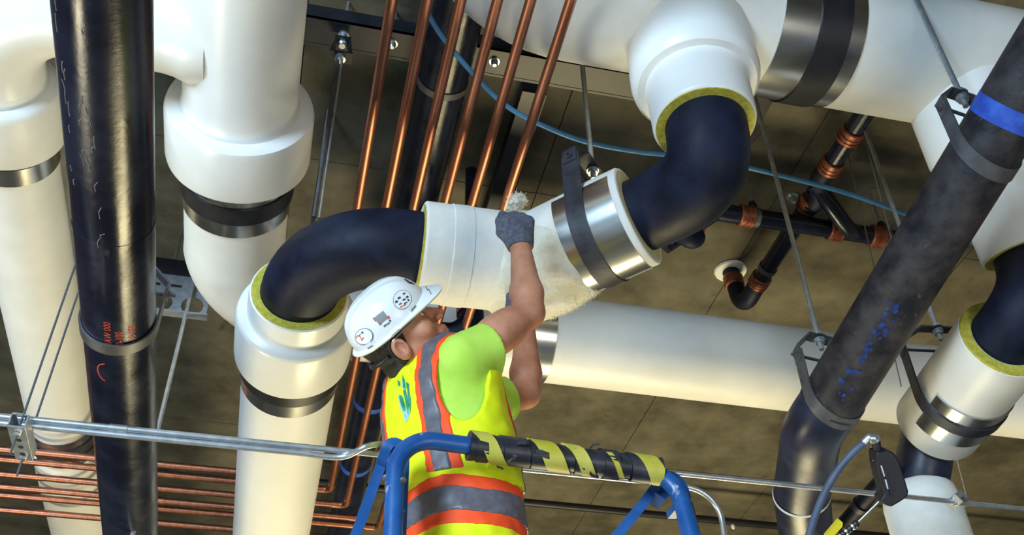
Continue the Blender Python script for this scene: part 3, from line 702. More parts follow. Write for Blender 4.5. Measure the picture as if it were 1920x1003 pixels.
build(MB().tube(spline([tp(632, 225), tp(560, 285), tp(440, 415), tp(330, 585), tp(240, 780), tp(180, 960), tp(140, 1120), V(tp(120, 1400))], 8), .0108, 18), 'hose', BLUEH, ROOT)
build(MB().tube([tp(755, 722), tp(585, 890)], .0042, 10), 'spindle', SHEET, ROOT)
for k in range(7):
    a_ = tp(575 - k * 27, 895 + k * 21); build(MB().lathe(a_, tp(585, 890) - tp(755, 722), [(0, .008), (.004, .0115), (.010, .0115), (.014, .008)], 12), 'chuck_link', SHEET if k % 2 else DARKST, ROOT)
lv = build(MB().prism([tp(*q) for q in [(300, 1003), (415, 868), (440, 890), (436, 925), (330, 1040)]][::-1], fwd * -.012, fwd * .012), 'lever', mat('yellow_lever', (.75, .6, .02), .45), ROOT)
a_, b_ = tp(742, 590, 3.75), tp(470, 905, 3.9)
o = thing('black_hose_pipe', 'short black pipe with a ring clamp behind the black tool', 'pipe', tuple(b_))
build(MB().tube([a_ + (a_ - b_) * .5, a_, b_, b_ + (b_ - a_) * 1.5], .030, 20), 'pipe', RUBBER, o)
build(band(a_.lerp(b_, .52), b_ - a_, -.012, .012, .0305, .005, 24), 'ring_clamp', STRAP, o)

# ------------------------------------------------------------------ blue platform ladder
Lc, Rc = P(744, 818, 2.28), P(1262, 886, 2.43)
Rc.z = Lc.z = (Lc.z + Rc.z) / 2
PLZ = 1.78
lp, rp = P(737, 1003, 2.14), P(1297, 1003, 2.30)
def drop(c, p, z):
    d = (p - c); return c + d * ((z - c.z) / d.z)
lb_, rb_ = drop(Lc, lp, PLZ), drop(Rc, rp, PLZ)
bd = (Rc - Lc).normalized(); nd = V((-bd.y, bd.x, 0)).normalized()
ROOT = thing('platform_ladder', 'blue platform ladder with a taped guard rail in front of the worker', 'ladder', tuple((lb_ + rb_) / 2 - V((0, 0, PLZ))))
rail = fillet([lb_, Lc, Rc, rb_], [.085, .085], 12)
build(MB().tube(rail, .0205, 24), 'guard_rail', BLUEP, ROOT)
rear = [lb_ + nd * .62, rb_ + nd * .62]
ctr = (lb_ + rb_) / 2 + nd * .31
plat = build(MB().box(ctr - V((0, 0, .02)), bd * ((rb_ - lb_).length / 2), nd * .31, V((0, 0, .02))), 'platform', GALV, ROOT)
for q_, f_ in ((lb_, -1), (rb_, 1), (rear[0], -1), (rear[1], 1)):
    foot = V((q_.x, q_.y, 0)) + bd * f_ * .10 + nd * (-.12 if q_ in (lb_, rb_) else .35)
    build(MB().tube([q_ - V((0, 0, .0)), foot], .022, 16), 'leg', BLUEP, ROOT)
for k in range(1, 6):
    t = k / 6; a_ = lb_.lerp(V((lb_.x, lb_.y, 0)) - bd * .10 - nd * .12, t); b_ = rb_.lerp(V((rb_.x, rb_.y, 0)) + bd * .10 - nd * .12, t)
    build(MB().box((a_ + b_) / 2, (b_ - a_) / 2, nd * .04, V((0, 0, .012))), 'step', GALV, ROOT)
# folded side rails: flat channels meeting the posts at rounded tops
def chan(pts, name='side_rail', width=.052):
    o = build(MB().ribbon(spline(pts, 6), width, .024, nd), name, BLUEP, ROOT); return o
dl = 2.33
A_ = [P(660, 1052, dl - .04), P(690, 968, dl), P(722, 877, dl + .02), P(731, 852, dl + .02), P(739, 849, dl + .02), P(744, 866, dl + .01), P(741, 930, dl - .06), P(737, 1003, dl - .14)]
chan([drop(A_[1], A_[0], PLZ)] + A_[1:] + [drop(A_[-2], A_[-1], PLZ)][:1])
dr = 2.47
B_ = [P(1150, 1028, dr - .05), P(1185, 985, dr - .02), P(1225, 935, dr), P(1241, 913, dr), P(1254, 910, dr), P(1266, 925, dr - .01), P(1277, 965, dr - .05), P(1288, 1010, dr - .1)]
chan([drop(B_[1], B_[0], PLZ)] + B_[1:] + [drop(B_[-2], B_[-1], PLZ)][:1])
for px, py, d in ((724, 895, dl - .05), (1274, 958, dr - .09), (756, 900, 2.20)):
    build(MB().lathe(P(px, py, d), -fwd, [(0, .008), (.006, .008), (.008, .004)], 8), 'bolt', STRAPG, ROOT)
# tape and padding round the rail
ta, tb = Lc + bd * .165, Rc - bd * .035; TL = (tb - ta).length
pad = straight(ta, tb, 46); prs = [.0305 + .0035 * mnoise.noise(p * 22) + .002 * mnoise.noise(p * 60) for p in pad]; prs[0] = prs[1] = .034; prs[-1] = .033
wrap = build(MB().tube(pad, prs, 26), 'rail_padding', TAPEB, ROOT, sharp=60)
u_, w_ = frame(bd)
def strip(t0, turns, w, m, r=.0335, phase=0., pitch=None):
    """a tape strip wound on the padding from distance t0"""
    n = int(26 * abs(turns)) + 2; vs, fs = [], []; L = pitch * turns if pitch else .09 * turns
    for i in range(n):
        a = phase + 2 * math.pi * turns * i / (n - 1); s = t0 + L * i / (n - 1)
        for e in (-w / 2, w / 2):
            s2 = min(max(s + e, 0), TL); rr = r + .002 * mnoise.noise(V((s2 * 60, a, 0)))
            for q in (rr - .004, rr): vs.append(ta + bd * s2 + (u_ * math.cos(a) + w_ * math.sin(a)) * q)
    for i in range(n - 1):
        o = i * 4; fs += [(o + 1, o + 3, o + 7, o + 5), (o, o + 4, o + 6, o + 2), (o, o + 1, o + 5, o + 4), (o + 2, o + 6, o + 7, o + 3)]
    fs += [(0, 2, 3, 1), (o + 4, o + 5, o + 7, o + 6)]
    k = link('tape_strip', vs, fs, m, wrap, None, 60); k['label'] = 'yellow tape strip' if m is TAPEY else 'dark tape strip'
_v = (CAM - (ta + tb) / 2).normalized(); A0 = math.atan2(_v.dot(w_), _v.dot(u_))
for t0, tu, w, m, ph in ((.015, .5, .042, TAPEY, 1.6), (.16, .5, .055, TAPEY, 1.2), (.235, .5, .036, TAPEY, 1.9), (.33, .3, .014, TAPEY, 1), (.415, .5, .05, TAPEY, 1.3),
                         (.012, 1, .028, TAPEB, 0), (.095, .9, .06, TAPEB, .5), (.15, .9, .04, TAPEB, 2.2), (.245, 1, .022, TAPEB, 0), (.325, 1, .038, TAPEB, .4), (.40, .9, .05, TAPEB, 1), (.50, 1, .018, TAPEB, 0)):
    if t0 < TL - .02: strip(t0, tu, w, m, .0352 if m is TAPEY else .0345, A0 - math.pi * tu, pitch=.13 if m is TAPEY else .03)
for k in range(6):
    p = pad[rng.integers(0, 30)]; a = rng.random() * 6.28; d = (u_ * math.cos(a) + w_ * math.sin(a)); q = d * .03
    build(MB().ribbon([p + q, p + q + d * .012 + bd * .006, p + q + d * .016 + bd * .022], .009, .0008, d.cross(bd)), 'torn_tape_end', TAPEB, wrap)
# ------------------------------------------------------------------ the worker: smooth solids blended from measured joints
CX3, CY3, CZ3 = (np.array(ROT @ V(a)) for a in ((1, 0, 0), (0, 1, 0), (0, 0, 1)))
A = lambda v: np.array(v, dtype=float)
def sdf_mesh(fn, lo, hi, h, B=12):
    lo, hi = A(lo), A(hi); nb = np.ceil((hi - lo) / (h * B)).astype(int); n = nb * B + 1
    F = np.empty(n, dtype=np.float32)
    bi = np.stack(np.meshgrid(*[np.arange(k) for k in nb], indexing='ij'), -1).reshape(-1, 3)
    d0 = fn(lo + (bi * B + B / 2) * h); lim = h * B * .87 * 1.7 + h
    g = np.stack(np.meshgrid(*[np.arange(B + 1)] * 3, indexing='ij'), -1).reshape(-1, 3)
    act = []
    for b, d in zip(bi, d0):
        s = tuple(slice(k * B, k * B + B + 1) for k in b)
        if abs(d) > lim: F[s] = d
        else: act.append(b)
    for i in range(0, len(act), 24):
        ch = act[i:i + 24]
        pts = np.concatenate([lo + (b * B + g) * h for b in ch])
        d = fn(pts).astype(np.float32).reshape(len(ch), B + 1, B + 1, B + 1)
        for b, q in zip(ch, d): F[tuple(slice(k * B, k * B + B + 1) for k in b)] = q
    S = F < 0
    cnt = np.zeros(n - 1, dtype=np.int8)
    for o in np.ndindex(2, 2, 2): cnt += S[tuple(slice(k, k + m - 1) for k, m in zip(o, n))]
    cells = np.argwhere((cnt > 0) & (cnt < 8)); idx = np.full(n - 1, -1, dtype=np.int64); idx[tuple(cells.T)] = np.arange(len(cells))
    acc = np.zeros((len(cells), 3)); num = np.zeros(len(cells))
    C8 = list(np.ndindex(2, 2, 2))
    for a in C8:
        for ax in range(3):
            if a[ax]: continue
            b = list(a); b[ax] = 1
            fa = F[tuple((cells + a).T)]; fb = F[tuple((cells + b).T)]; m = (fa < 0) != (fb < 0)
            t = np.where(m, fa / np.where(m, fa - fb, 1), 0); p = np.repeat(A(a)[None], len(cells), 0); p[:, ax] = t
            acc[m] += p[m]; num[m] += 1
    vs = lo + (cells + acc / num[:, None]) * h
    fs = []
    for ax in range(3):
        u, v = (ax + 1) % 3, (ax + 2) % 3
        sl0 = [slice(None)] * 3; sl1 = [slice(None)] * 3; sl0[ax] = slice(0, -1); sl1[ax] = slice(1, None)
        s0, s1 = S[tuple(sl0)], S[tuple(sl1)]
        e = np.argwhere(s0 != s1); e = e[(e[:, u] > 0) & (e[:, v] > 0) & (e[:, u] < n[u] - 1) & (e[:, v] < n[v] - 1)]
        du = np.eye(3, dtype=int)[u]; dv = np.eye(3, dtype=int)[v]
        q = np.stack([idx[tuple((e - du - dv).T)], idx[tuple((e - dv).T)], idx[tuple(e.T)], idx[tuple((e - du).T)]], 1)
        fl = ~s0[tuple(e.T)]; q[fl] = q[fl][:, ::-1]; fs.append(q)
    fs = np.concatenate(fs); fs = fs[(fs >= 0).all(1)]
    return vs, fs
def ell(p, c, r):
    q = p - A(c); r = A(r); k0 = np.linalg.norm(q / r, axis=1); k1 = np.linalg.norm(q / r ** 2, axis=1); return k0 * (k0 - 1) / np.maximum(k1, 1e-9)
def cap(p, a, b, r1, r2):
    a, b = A(a), A(b); ba = b - a; t = np.clip(((p - a) @ ba) / ba.dot(ba), 0, 1)
    return np.linalg.norm(p - a - t[:, None] * ba, axis=1) - (r1 + (r2 - r1) * t)
def smin(a, b, k):
    h = np.clip(.5 + .5 * (b - a) / k, 0, 1); return b + (a - b) * h - k * h * (1 - h)
def smax(a, b, k): return -smin(-a, -b, k)
def waves(p, s, seed=0.):
    return (np.sin(p[:, 0] * s + 1.3 * np.sin(p[:, 2] * s * .7 + seed) + seed) * np.sin(p[:, 1] * s * .8 + 1.7 * np.sin(p[:, 0] * s * .5) + 2 * seed) * np.sin(p[:, 2] * s * 1.1 + seed * 3 + 1.1 * np.sin(p[:, 1] * s * .9)))

# torso frame
ta_ = math.radians(22)
tf = A((math.cos(ta_), math.sin(ta_), 0)); tr = A((math.sin(ta_), -math.cos(ta_), 0)); tu = A((0, 0, 1))
TM = A(P(824, 728, 2.72)); TB = np.stack([tr, tf, tu], 1)
def T(p): return (p - TM) @ TB
def tw(r, f, u): return TM + r * tr + f * tf + u * tu
SHR, ELR, WRR, KNR = (A(P(*q)) for q in ((868, 672, 2.60), (992, 586, 2.76), (976, 462, 2.90), (969, 404, 2.955)))
SHL, ELL, WRL = tw(-.15, .05, -.01), A(P(986, 738, 3.04)), A(P(985, 606, 3.17))
# head frame: right side turned to the viewer, face up to the right
an = math.radians(42)
hf = math.cos(an) * CX3 + math.sin(an) * CY3 - .04 * CZ3; hf /= np.linalg.norm(hf)
hu = -math.sin(an) * CX3 + math.cos(an) * CY3 + .16 * CZ3; hu = hu - hf * hu.dot(hf); hu /= np.linalg.norm(hu)
hr = np.cross(hf, hu); HB = np.stack([hr, hf, hu], 1); HO = A(P(755, 639, 2.70)); HS = 1.04
def Hh(p): return ((p - HO) @ HB) / HS
def hw(r, f, u): return HO + HS * (r * hr + f * hf + u * hu)

ah_ = math.radians(43.5)
kf = math.cos(ah_) * CX3 + math.sin(ah_) * CY3 - .10 * CZ3; kf /= np.linalg.norm(kf)
ku = -math.sin(ah_) * CX3 + math.cos(ah_) * CY3 + .37 * CZ3; ku = ku - kf * ku.dot(kf); ku /= np.linalg.norm(ku); kr = np.cross(kf, ku)
KO = A(P(730, 600, 2.70)); HL_, HW_, HH_ = .119, .096, .097
def head(p):
    q = Hh(p); qa = q.copy(); qa[:, 0] = np.abs(qa[:, 0])
    d = ell(q, (0, -.004, .052), (.073, .092, .088))
    d = smin(d, ell(q, (0, .040, -.015), (.058, .052, .085)), .03)
    d = smin(d, cap(qa, (.050, .005, -.040), (.012, .080, -.080), .020, .019), .025)
    d = smin(d, ell(q, (0, .087, -.082), (.020, .016, .016)), .02)
    d = smin(d, ell(qa, (.043, .062, -.008), (.024, .026, .024)), .02)
    d = smin(d, cap(qa, (.012, .090, .044), (.044, .078, .044), .011, .010), .014)
    d = smax(d, -ell(qa, (.033, .099, .024), (.019, .012, .010)), .010)
    d = smin(d, cap(q, (0, .090, .030), (0, .121, -.008), .006, .0092), .010)
    d = smin(d, cap(q, (0, .086, .018), (0, .108, -.008), .0105, .0115), .008); d = smin(d, ell(q, (0, .080, -.046), (.030, .020, .026)), .012)
    d = smin(d, ell(qa, (.012, .108, -.014), (.009, .011, .008)), .006)
    d = smin(d, cap(qa, (.020, .0905, .0335), (.045, .079, .031), .0050, .0050), .004); d = smin(d, cap(qa, (.020, .0885, .0150), (.044, .079, .0165), .0042, .0045), .005)
    d = smin(d, cap(qa, (0, .1005, -.043), (.019, .090, -.045), .0078, .005), .008)
    d = smin(d, cap(qa, (0, .0985, -.056), (.017, .089, -.054), .0085, .005), .006)
    d = smax(d, -cap(qa, (0, .111, -.0495), (.022, .098, -.0495), .0016, .0010), .003)
    ear = smax(ell(qa, (.079, -.010, -.002), (.012, .021, .032)), -ell(qa, (.0920, -.006, .003), (.0165, .0125, .0195)), .002)
    d = smin(d, ear, .004)
    return d * HS
NB = tw(-.005, -.005, .045)
def neck(p): return smin(cap(p, hw(0, -.028, -.035), NB, .058, .062), cap(p, NB, tw(0, -.01, -.03), .064, .09), .03)
def hand(p, W, K, n, side, off=0.):
    """open fist: palm, four unequal curled fingers, thumb off the side of the palm. n: normal of the back of the hand; side: thumb direction"""
    hd = (K - W); L = np.linalg.norm(hd); hd = hd / L; n = n - hd * hd.dot(n); n = n / np.linalg.norm(n); s = side - hd * hd.dot(side) - n * n.dot(side); s = s / np.linalg.norm(s)
    pt = lambda a, b, c: W + hd * a + s * b + n * c
    d = cap(p, pt(.0, 0, 0), pt(.03, 0, 0), .029, .027)
    for lat, ln, fl in ((.031, .092, 1.0), (.010, .097, 1.1), (-.012, .093, 1.03), (-.031, .083, .82)):
        k = pt(ln, lat, .004 - .08 * abs(lat)); d = smin(d, cap(p, pt(.018, lat * .55, 0), k, .019, .0155), .007)
        a1 = k + (hd * .62 - n * .75) * .040 * fl; a2 = a1 + (hd * -.25 - n * .93 + s * -.05) * .026 * fl; a3 = a2 + (hd * -.85 - n * .40) * .021 * fl
        fg = smin(smin(cap(p, k, a1, .0125, .0112), cap(p, a1, a2, .0112, .0102), .004), cap(p, a2, a3, .0102, .0088), .004)
        d = smin(d, fg, .006)
    th = [pt(.022, .022, -.006), pt(.058, .046, -.012), pt(.098, .047, -.016), pt(.126, .038, -.022)]
    t = smin(smin(cap(p, th[0], th[1], .018, .0145), cap(p, th[1], th[2], .0142, .0125), .006), cap(p, th[2], th[3], .0125, .0095), .004)
    return smin(d, t, .010) - off
NR = CZ3 + .15 * CX3
def arm_r(p):
    d = cap(p, SHR, ELR, .052, .041); fm = ELR + (WRR - ELR) * .28
    d = smin(d, cap(p, ELR, fm, .039, .044), .02); d = smin(d, cap(p, fm, WRR, .044, .0285), .02)
    return smin(d, cap(p, SHR * .5 + ELR * .5, SHR * .35 + ELR * .65, .049, .047), .03)
HLk = WRL + (A((0.05, .05, .95))) * .095
NL = A((.2, .9, -.1)); SLs = A((-1, .0, .1))
def arm_l(p):
    d = cap(p, SHL, ELL, .052, .042); fm = ELL + (WRL - ELL) * .28
    d = smin(d, cap(p, ELL, fm, .040, .046), .02); return smin(d, cap(p, fm, WRL, .046, .029), .02)
def torso(p, loose=0.):
    q = T(p); d = ell(q, (0, .030, -.14), (.168, .112, .25))
    d = smin(d, ell(q, (0, .068, -.42), (.152, .112, .24)), .08)
    d = smin(d, ell(q, (0, .065, -.60), (.165, .122, .17)), .06)
    d = smin(d, cap(q, (-.13, .03, -.015), (.13, .0, -.0), .062, .062), .05)
    d = smin(d, ell(q, (0, -.018, -.045), (.150, .088, .120)), .04)
    d = smin(d, ell(q, (-.01, -.042, .035), (.105, .062, .085)), .03)
    return d
FTZ = PLZ + .0
hip = [tw(s * .09, .06, -.62) for s in (-1, 1)]; kne = [tw(s * .10, .09, -1.0) for s in (-1, 1)]; ank = [np.array([*(tw(s * .11, .05, 0)[:2]), FTZ + .09]) for s in (-1, 1)]
def legs(p, o=0.):
    d = None
    for h_, k_, a_ in zip(hip, kne, ank):
        e = smin(cap(p, h_, k_, .082 + o, .058 + o), cap(p, k_, a_, .056 + o, .042 + o * 1.2), .03); d = e if d is None else smin(d, e, .02)
    return d
def feet(p, o=0.):
    d = None
    for a_ in ank:
        e = smin(cap(p, a_, a_ + A((0, 0, -.055)), .045 + o, .04 + o), cap(p, a_ + A((0, 0, -.05)) , a_ + tf * .15 + A((0, 0, -.058)), .036 + o, .026 + o), .03)
        d = e if d is None else np.minimum(d, e)
    return d
KL = WRL + (HLk - WRL)
def body(p):
    d = smin(torso(p), neck(p), .04); d = smin(d, head(p), .02)
    d = smin(d, arm_r(p), .03); d = smin(d, arm_l(p), .03)
    d = smin(d, hand(p, WRR, KNR, NR, -CX3), .012); d = smin(d, hand(p, WRL, KL, NL, SLs), .012)
    return smin(smin(d, legs(p), .05), feet(p), .02)
SKIN = mat('tanned_skin', (.46, .185, .105), .5, col2=(.60, .28, .17), scale=12, bump=.12, bscale=140, spec=.35)
HAIR = mat('short_dark_hair', (.02, .014, .010), .7, col2=(.055, .04, .03), scale=140, stretch=(1, 1, 3), bump=.5, bscale=220)
TEE = mat('lime_cotton', (.42, .66, .06), .85, col2=(.50, .74, .10), scale=10, bump=.1, bscale=220)
VEST = mat('fluorescent_yellow_mesh', (.80, .90, .0), .75, col2=(.88, .95, .006), scale=20, bump=.2, bscale=420)
ORANGE = mat('fluorescent_orange_trim', (1.0, .085, .012), .7)
GREY = mat('grey_reflective_tape', (.115, .105, .125), .42, col2=(.15, .14, .16), scale=60)
GLOVE = mat('grey_knit_glove', (.085, .09, .13), .9, col2=(.15, .155, .21), scale=90, bump=.5, bscale=260)
DENIM = mat('dark_denim', (.02, .03, .06), .85, col2=(.035, .05, .09), scale=40)
BOOT = mat('brown_work_boot', (.10, .055, .025), .6, col2=(.16, .09, .045), scale=20)
HELM = mat('white_hard_hat', (.80, .81, .80), .28, col2=(.86, .87, .86), scale=7, scratch=((.42, .42, .40), 26, (1, 1, 1), .71))
PR = thing('person', 'person in white hard hat and yellow vest reaching up to the white sleeve', 'person', tuple(np.array([*(tw(0, .02, 0)[:2]), FTZ])))
lo = np.minimum.reduce([TM + A((-.34, -.34, 0)), A((0, 0, 9))]); lo[2] = FTZ - .03
hi = np.maximum.reduce([TM + A((.42, .55, .72))])
vs, fs = sdf_mesh(body, lo, hi, .0042); link('body', vs, fs, SKIN, PR, sharp=None)
# eyes, brows
for s in (-1, 1):
    e = V(hw(s * .033, .0775, .024)); look = V(hf + .25 * hu * 0)
    m = MB(); m.lathe(e - look * .0115, look, [(.0115 - .0115 * math.cos(t), .0115 * math.sin(t)) for t in [i * math.pi / 12 for i in range(13)]], 18)
    ey = build(m, 'eyeball', mat('eye_white', (.75, .72, .68), .25), PR)
    build(MB().lathe(e + look * .0098, look, [(0, .0058), (.0016, .004), (.002, 0)], 14), 'iris', mat('dark_iris', (.05, .03, .02), .2), ey)
    build(MB().tube(spline([V(hw(s * x, f, u)) for x, f, u in ((.014, .104, .043), (.03, .1005, .049), (.046, .088, .045))], 5), [.002] + [.0042] * 9 + [.0015], 8), 'eyebrow', HAIR, PR)
def hair(p):
    q = Hh(p); d = np.minimum(head(p), neck(p)) - .006
    d = smax(d, q[:, 1] - (.012 + .30 * np.clip(q[:, 2], -.05, .1)), .004)      # in front of the ear: bare
    d = smax(d, -(q[:, 2] + .036 + np.clip(-q[:, 1] - .01, 0, .035) * .9), .004); d = smax(d, (p - KO) @ ku + .006, .002)
    qa = q.copy(); qa[:, 0] = np.abs(qa[:, 0]); return smax(d, -ell(qa, (.088, -.006, -.004), (.03, .027, .038)) * HS, .002)
vs, fs = sdf_mesh(hair, HO - .2, HO + .2, .004); link('hair', vs, fs, HAIR, PR, sharp=None)
# T-shirt with loose sleeves
HMR = A(P(915, 655, 2.655)); HML = SHL + (ELL - SHL) * .80
def sleeve(p, S, H, r0, r1, off):
    ax = (H - S) / np.linalg.norm(H - S); t = (p - H) @ ax
    d = cap(p, S, H + ax * .04, r0 + off, r1 + off) + .0045 * waves(p, 26, 1.)
    return smax(d, t, .002)
def tee(p, off=0.):
    d = torso(p) - .010 - off; q = T(p)
    d = smin(d, sleeve(p, SHR, HMR, .062, .076, off), .03); d = smin(d, sleeve(p, SHL, HML, .075, .068, off), .03)
    nk = T(p) - A((0, 0.0, .075)); d = smax(d, -(np.linalg.norm(nk * A((1, 1, .6)), axis=1) - .078), .006)
    return smax(d, -(q[:, 2] + .66), .004)
def shell(fn, th):
    def g(p):
        d = fn(p); return np.maximum(d, -(d + th))
    return g
def tee_shell(p):
    return np.maximum(tee(p), -np.minimum(cap(p, HMR + (SHR - HMR) * .30, HMR * 2 - SHR, .050, .078), cap(p, HML + (SHL - HML) * .3, HML * 2 - SHL, .05, .072)))
vs, fs = sdf_mesh(tee_shell, tw(0, 0, -.3) - A((.45, .45, .45)), tw(0, 0, -.3) + A((.45, .5, .75)), .0048); link('t_shirt', vs, fs, TEE, PR, sharp=None)
# vest: loose shell with arm holes, neck opening, open front
def vest_solid(p):
    q = T(p); low = np.clip((-q[:, 2] - .05) / .4, 0, 1)
    d = torso(p) - .022 - .014 * low
    d = smin(d, ell(q, (.06, .085, -.24), (.105, .082, .17)), .05)                 # loose front panel standing off the belly
    d = smin(d, ell(q, (.0, .105, -.50), (.14, .095, .2)), .05)
    d = d + .005 * waves(q, 24, .4) * low + .003 * waves(q, 60, 2.)
    return d
def vest_cut(p):
    q = T(p); qa = q.copy(); qa[:, 0] = np.abs(qa[:, 0])
    e = (qa - A((.20, -.043, -.070))) / A((.085, .070, .140)); hole = (np.linalg.norm(e, axis=1) - 1) * .08
    nk = (q - A((0.005, .062, .135))) / A((.080, .098, .105)); neckh = (np.linalg.norm(nk, axis=1) - 1) * .08
    opn = np.maximum(np.abs(q[:, 0] + .02) - (.012 + .30 * np.clip(q[:, 2] + .12, 0, 1)), .04 - q[:, 1])
    return np.minimum(np.minimum(hole, neckh), opn)
def vest(p):
    d = vest_solid(p); d = np.maximum(d, -(d + .0115)); d = smax(d, -vest_cut(p), .003)
    return smax(d, -(T(p)[:, 2] + .70), .003)
vlo, vhi = tw(0, 0, -.3) - A((.36, .36, .44)), tw(0, 0, -.3) + A((.40, .42, .44))
vs, fs = sdf_mesh(vest, vlo, vhi, .0048); vest_o = link('safety_vest', vs, fs, VEST, PR, sharp=None); VV, VF = vs, fs
UB = -.395                                                                        # height of the waist band, torso frame
def wavy(q): return q[:, 2] - UB - .006 * np.sin(q[:, 0] * 22 + q[:, 1] * 17) - .05 * (q[:, 1] - .05)
def strap_c(q): return np.abs(q[:, 0]) - (.112 + .08 * np.clip(-q[:, 2] - .16, 0, 1))
def bandfn(region, out):
    def g(p):
        q = T(p); d = vest_solid(p); d = np.maximum(d - out, -(d + .009)); d = np.maximum(d, region(q)); return smax(d, -vest_cut(p), .002)
    return g
def part_band(name, fn, m, lb, parent=None, h=.0042):
    vs, fs = sdf_mesh(fn, vlo, vhi, h); o = link(name, vs, fs, m, parent, sharp=50); o['label'] = lb; return o
part_band('waist_trim', bandfn(lambda q: np.abs(wavy(q)) - .062, .0030), ORANGE, 'orange waist trim', vest_o)
part_band('waist_tape', bandfn(lambda q: np.abs(wavy(q)) - .031, .0062), GREY, 'grey reflective waist tape', vest_o)
up_only = lambda q: UB + .075 - q[:, 2]
part_band('shoulder_trim', bandfn(lambda q: np.maximum(np.abs(strap_c(q)) - .036, up_only(q)), .0030), ORANGE, 'orange shoulder trim', vest_o)
part_band('shoulder_tape', bandfn(lambda q: np.maximum(np.abs(strap_c(q)) - .0185, up_only(q)), .0062), GREY, 'grey reflective shoulder tape', vest_o)
# pocket flap on the side
part_band('pocket_flap', bandfn(lambda q: np.maximum(np.maximum(np.abs(q[:, 2] + .285) - .035, np.abs(q[:, 1] - .10) - .07), .05 - q[:, 0]), .0040), VEST, 'yellow pocket flap', vest_o)
# trousers, boots
vs, fs = sdf_mesh(lambda p: smax(smax(smin(torso(p) - .016, legs(p, .016), .04), T(p)[:, 2] + .55, .004), -(p[:, 2] - FTZ - .06), .004), tw(0, 0, -1.0) - A((.3, .3, .5)), tw(0, 0, -1.0) + A((.3, .35, .5)), .009)
link('trousers', vs, fs, DENIM, PR, sharp=None)
vs, fs = sdf_mesh(lambda p: smax(feet(p, .012), -(p[:, 2] - FTZ - .002), .004), A((*(tw(0, .05, 0)[:2]), FTZ)) - A((.25, .25, .03)), A((*(tw(0, .05, 0)[:2]), FTZ)) + A((.25, .25, .2)), .007)
link('boots', vs, fs, BOOT, PR, sharp=None)
# gloves
def glove(W, K, n, s):
    hd = (K - W) / np.linalg.norm(K - W)
    def g(p):
        d = hand(p, W, K, n, s, .003); d = smin(d, cap(p, W - hd * .03, W + hd * .03, .036, .036), .012)
        return smax(d, -((p - W) @ hd + .006), .002)
    return g
for W, K, n, s in ((WRR, KNR, NR, -CX3), (WRL, KL, NL, SLs)):
    vs, fs = sdf_mesh(glove(W, K, n, s), (W + K) / 2 - .17, (W + K) / 2 + .17, .0032); link('glove', vs, fs, GLOVE, PR, sharp=None)

# hard hat
def hp(th, ph, out=0.):
    """th: 0 = front; ph: 0 rim .. pi/2 crown"""
    c, s = math.cos(th), math.sin(th); cp = math.cos(ph) ** .72; sp = math.sin(ph) ** .92
    lat = HW_ * s * cp
    rib = .0035 * (math.exp(-(lat / .009) ** 2) + math.exp(-((abs(lat) - .034) / .007) ** 2)) * min(1, max(0, (ph - .5) / .35))
    k = 1 + (out + rib) / .11
    return KO + kf * (HL_ * c * cp * k) + kr * (lat * k) + ku * (HH_ * sp * k)
NT = 72; rows = []
def ring_(fn): rows.append([fn(2 * math.pi * j / NT) for j in range(NT)])
def brim(th): return .011 + .031 * max(0, math.cos(th)) ** 1.0
ring_(lambda t: KO + kf * HL_ * .93 * math.cos(t) + kr * HW_ * .93 * math.sin(t) + ku * .03)
ring_(lambda t: KO + kf * HL_ * .95 * math.cos(t) + kr * HW_ * .95 * math.sin(t) - ku * .004)
ring_(lambda t: KO + kf * (HL_ + brim(t)) * math.cos(t) + kr * (HW_ + .010) * math.sin(t) - ku * (.006 + .026 * max(0, math.cos(t)) ** 2))
ring_(lambda t: KO + kf * (HL_ + brim(t) + .002) * math.cos(t) + kr * (HW_ + .012) * math.sin(t) - ku * (.002 + .026 * max(0, math.cos(t)) ** 2))
ring_(lambda t: KO + kf * (HL_ + .004) * math.cos(t) + kr * (HW_ + .003) * math.sin(t) + ku * .002)
for i in range(0, 19): ph = .02 + (math.pi / 2 - .03) * i / 18; ring_(lambda t: hp(t, ph))
hv = [p for r in rows for p in r]; hfcs = []
for i in range(len(rows) - 1):
    for j in range(NT): j2 = (j + 1) % NT; hfcs.append((i * NT + j, i * NT + j2, i * NT + NT + j2, i * NT + NT + j)[::-1])
hfcs.append(tuple((len(rows) - 1) * NT + j for j in range(NT))[::-1]); 
hat = link('hard_hat', hv, hfcs, HELM, PR, sharp=45)
from mathutils.bvhtree import BVHTree
HT = BVHTree.FromPolygons([V(p) for p in hv], hfcs); VT = BVHTree.FromPolygons([V(p) for p in VV], [tuple(int(i) for i in f) for f in VF])
def lay(tree, px, py, up=.0012):
    d = D(px, py).normalized(); h, n, _, _ = tree.ray_cast(CAM, d)
    if h is None: return None
    if n.dot(d) > 0: n = -n
    return h + n * up, n
def sticker(name, tree, poly, m, parent, up=.0012):
    """flat print whose outline lies on the surface"""
    pts = [lay(tree, *q, up) for q in poly]
    ok = [i for i, p in enumerate(pts) if p is not None]
    if len(ok) < 3: return None
    pts = [pts[i] for i in ok]; poly = [poly[i] for i in ok]
    c = lay(tree, sum(q[0] for q in poly) / len(poly), sum(q[1] for q in poly) / len(poly), up)
    if c is None: return None
    k = len(poly); vs = [p[0] for p in pts] + [c[0]] + [p[0] - p[1] * .001 for p in pts]
    fs = [(i, (i + 1) % k, k) for i in range(k)] + [(i, k + 1 + i, k + 1 + (i + 1) % k, (i + 1) % k) for i in range(k)]
    m_ = MB(); m_.add(vs, fs); a = (V(vs[1]) - V(vs[0])).cross(V(vs[k]) - V(vs[0]))
    if a.dot(c[1]) < 0: m_.f = [q[::-1] for q in m_.f]
    return build(m_, name, m, parent)
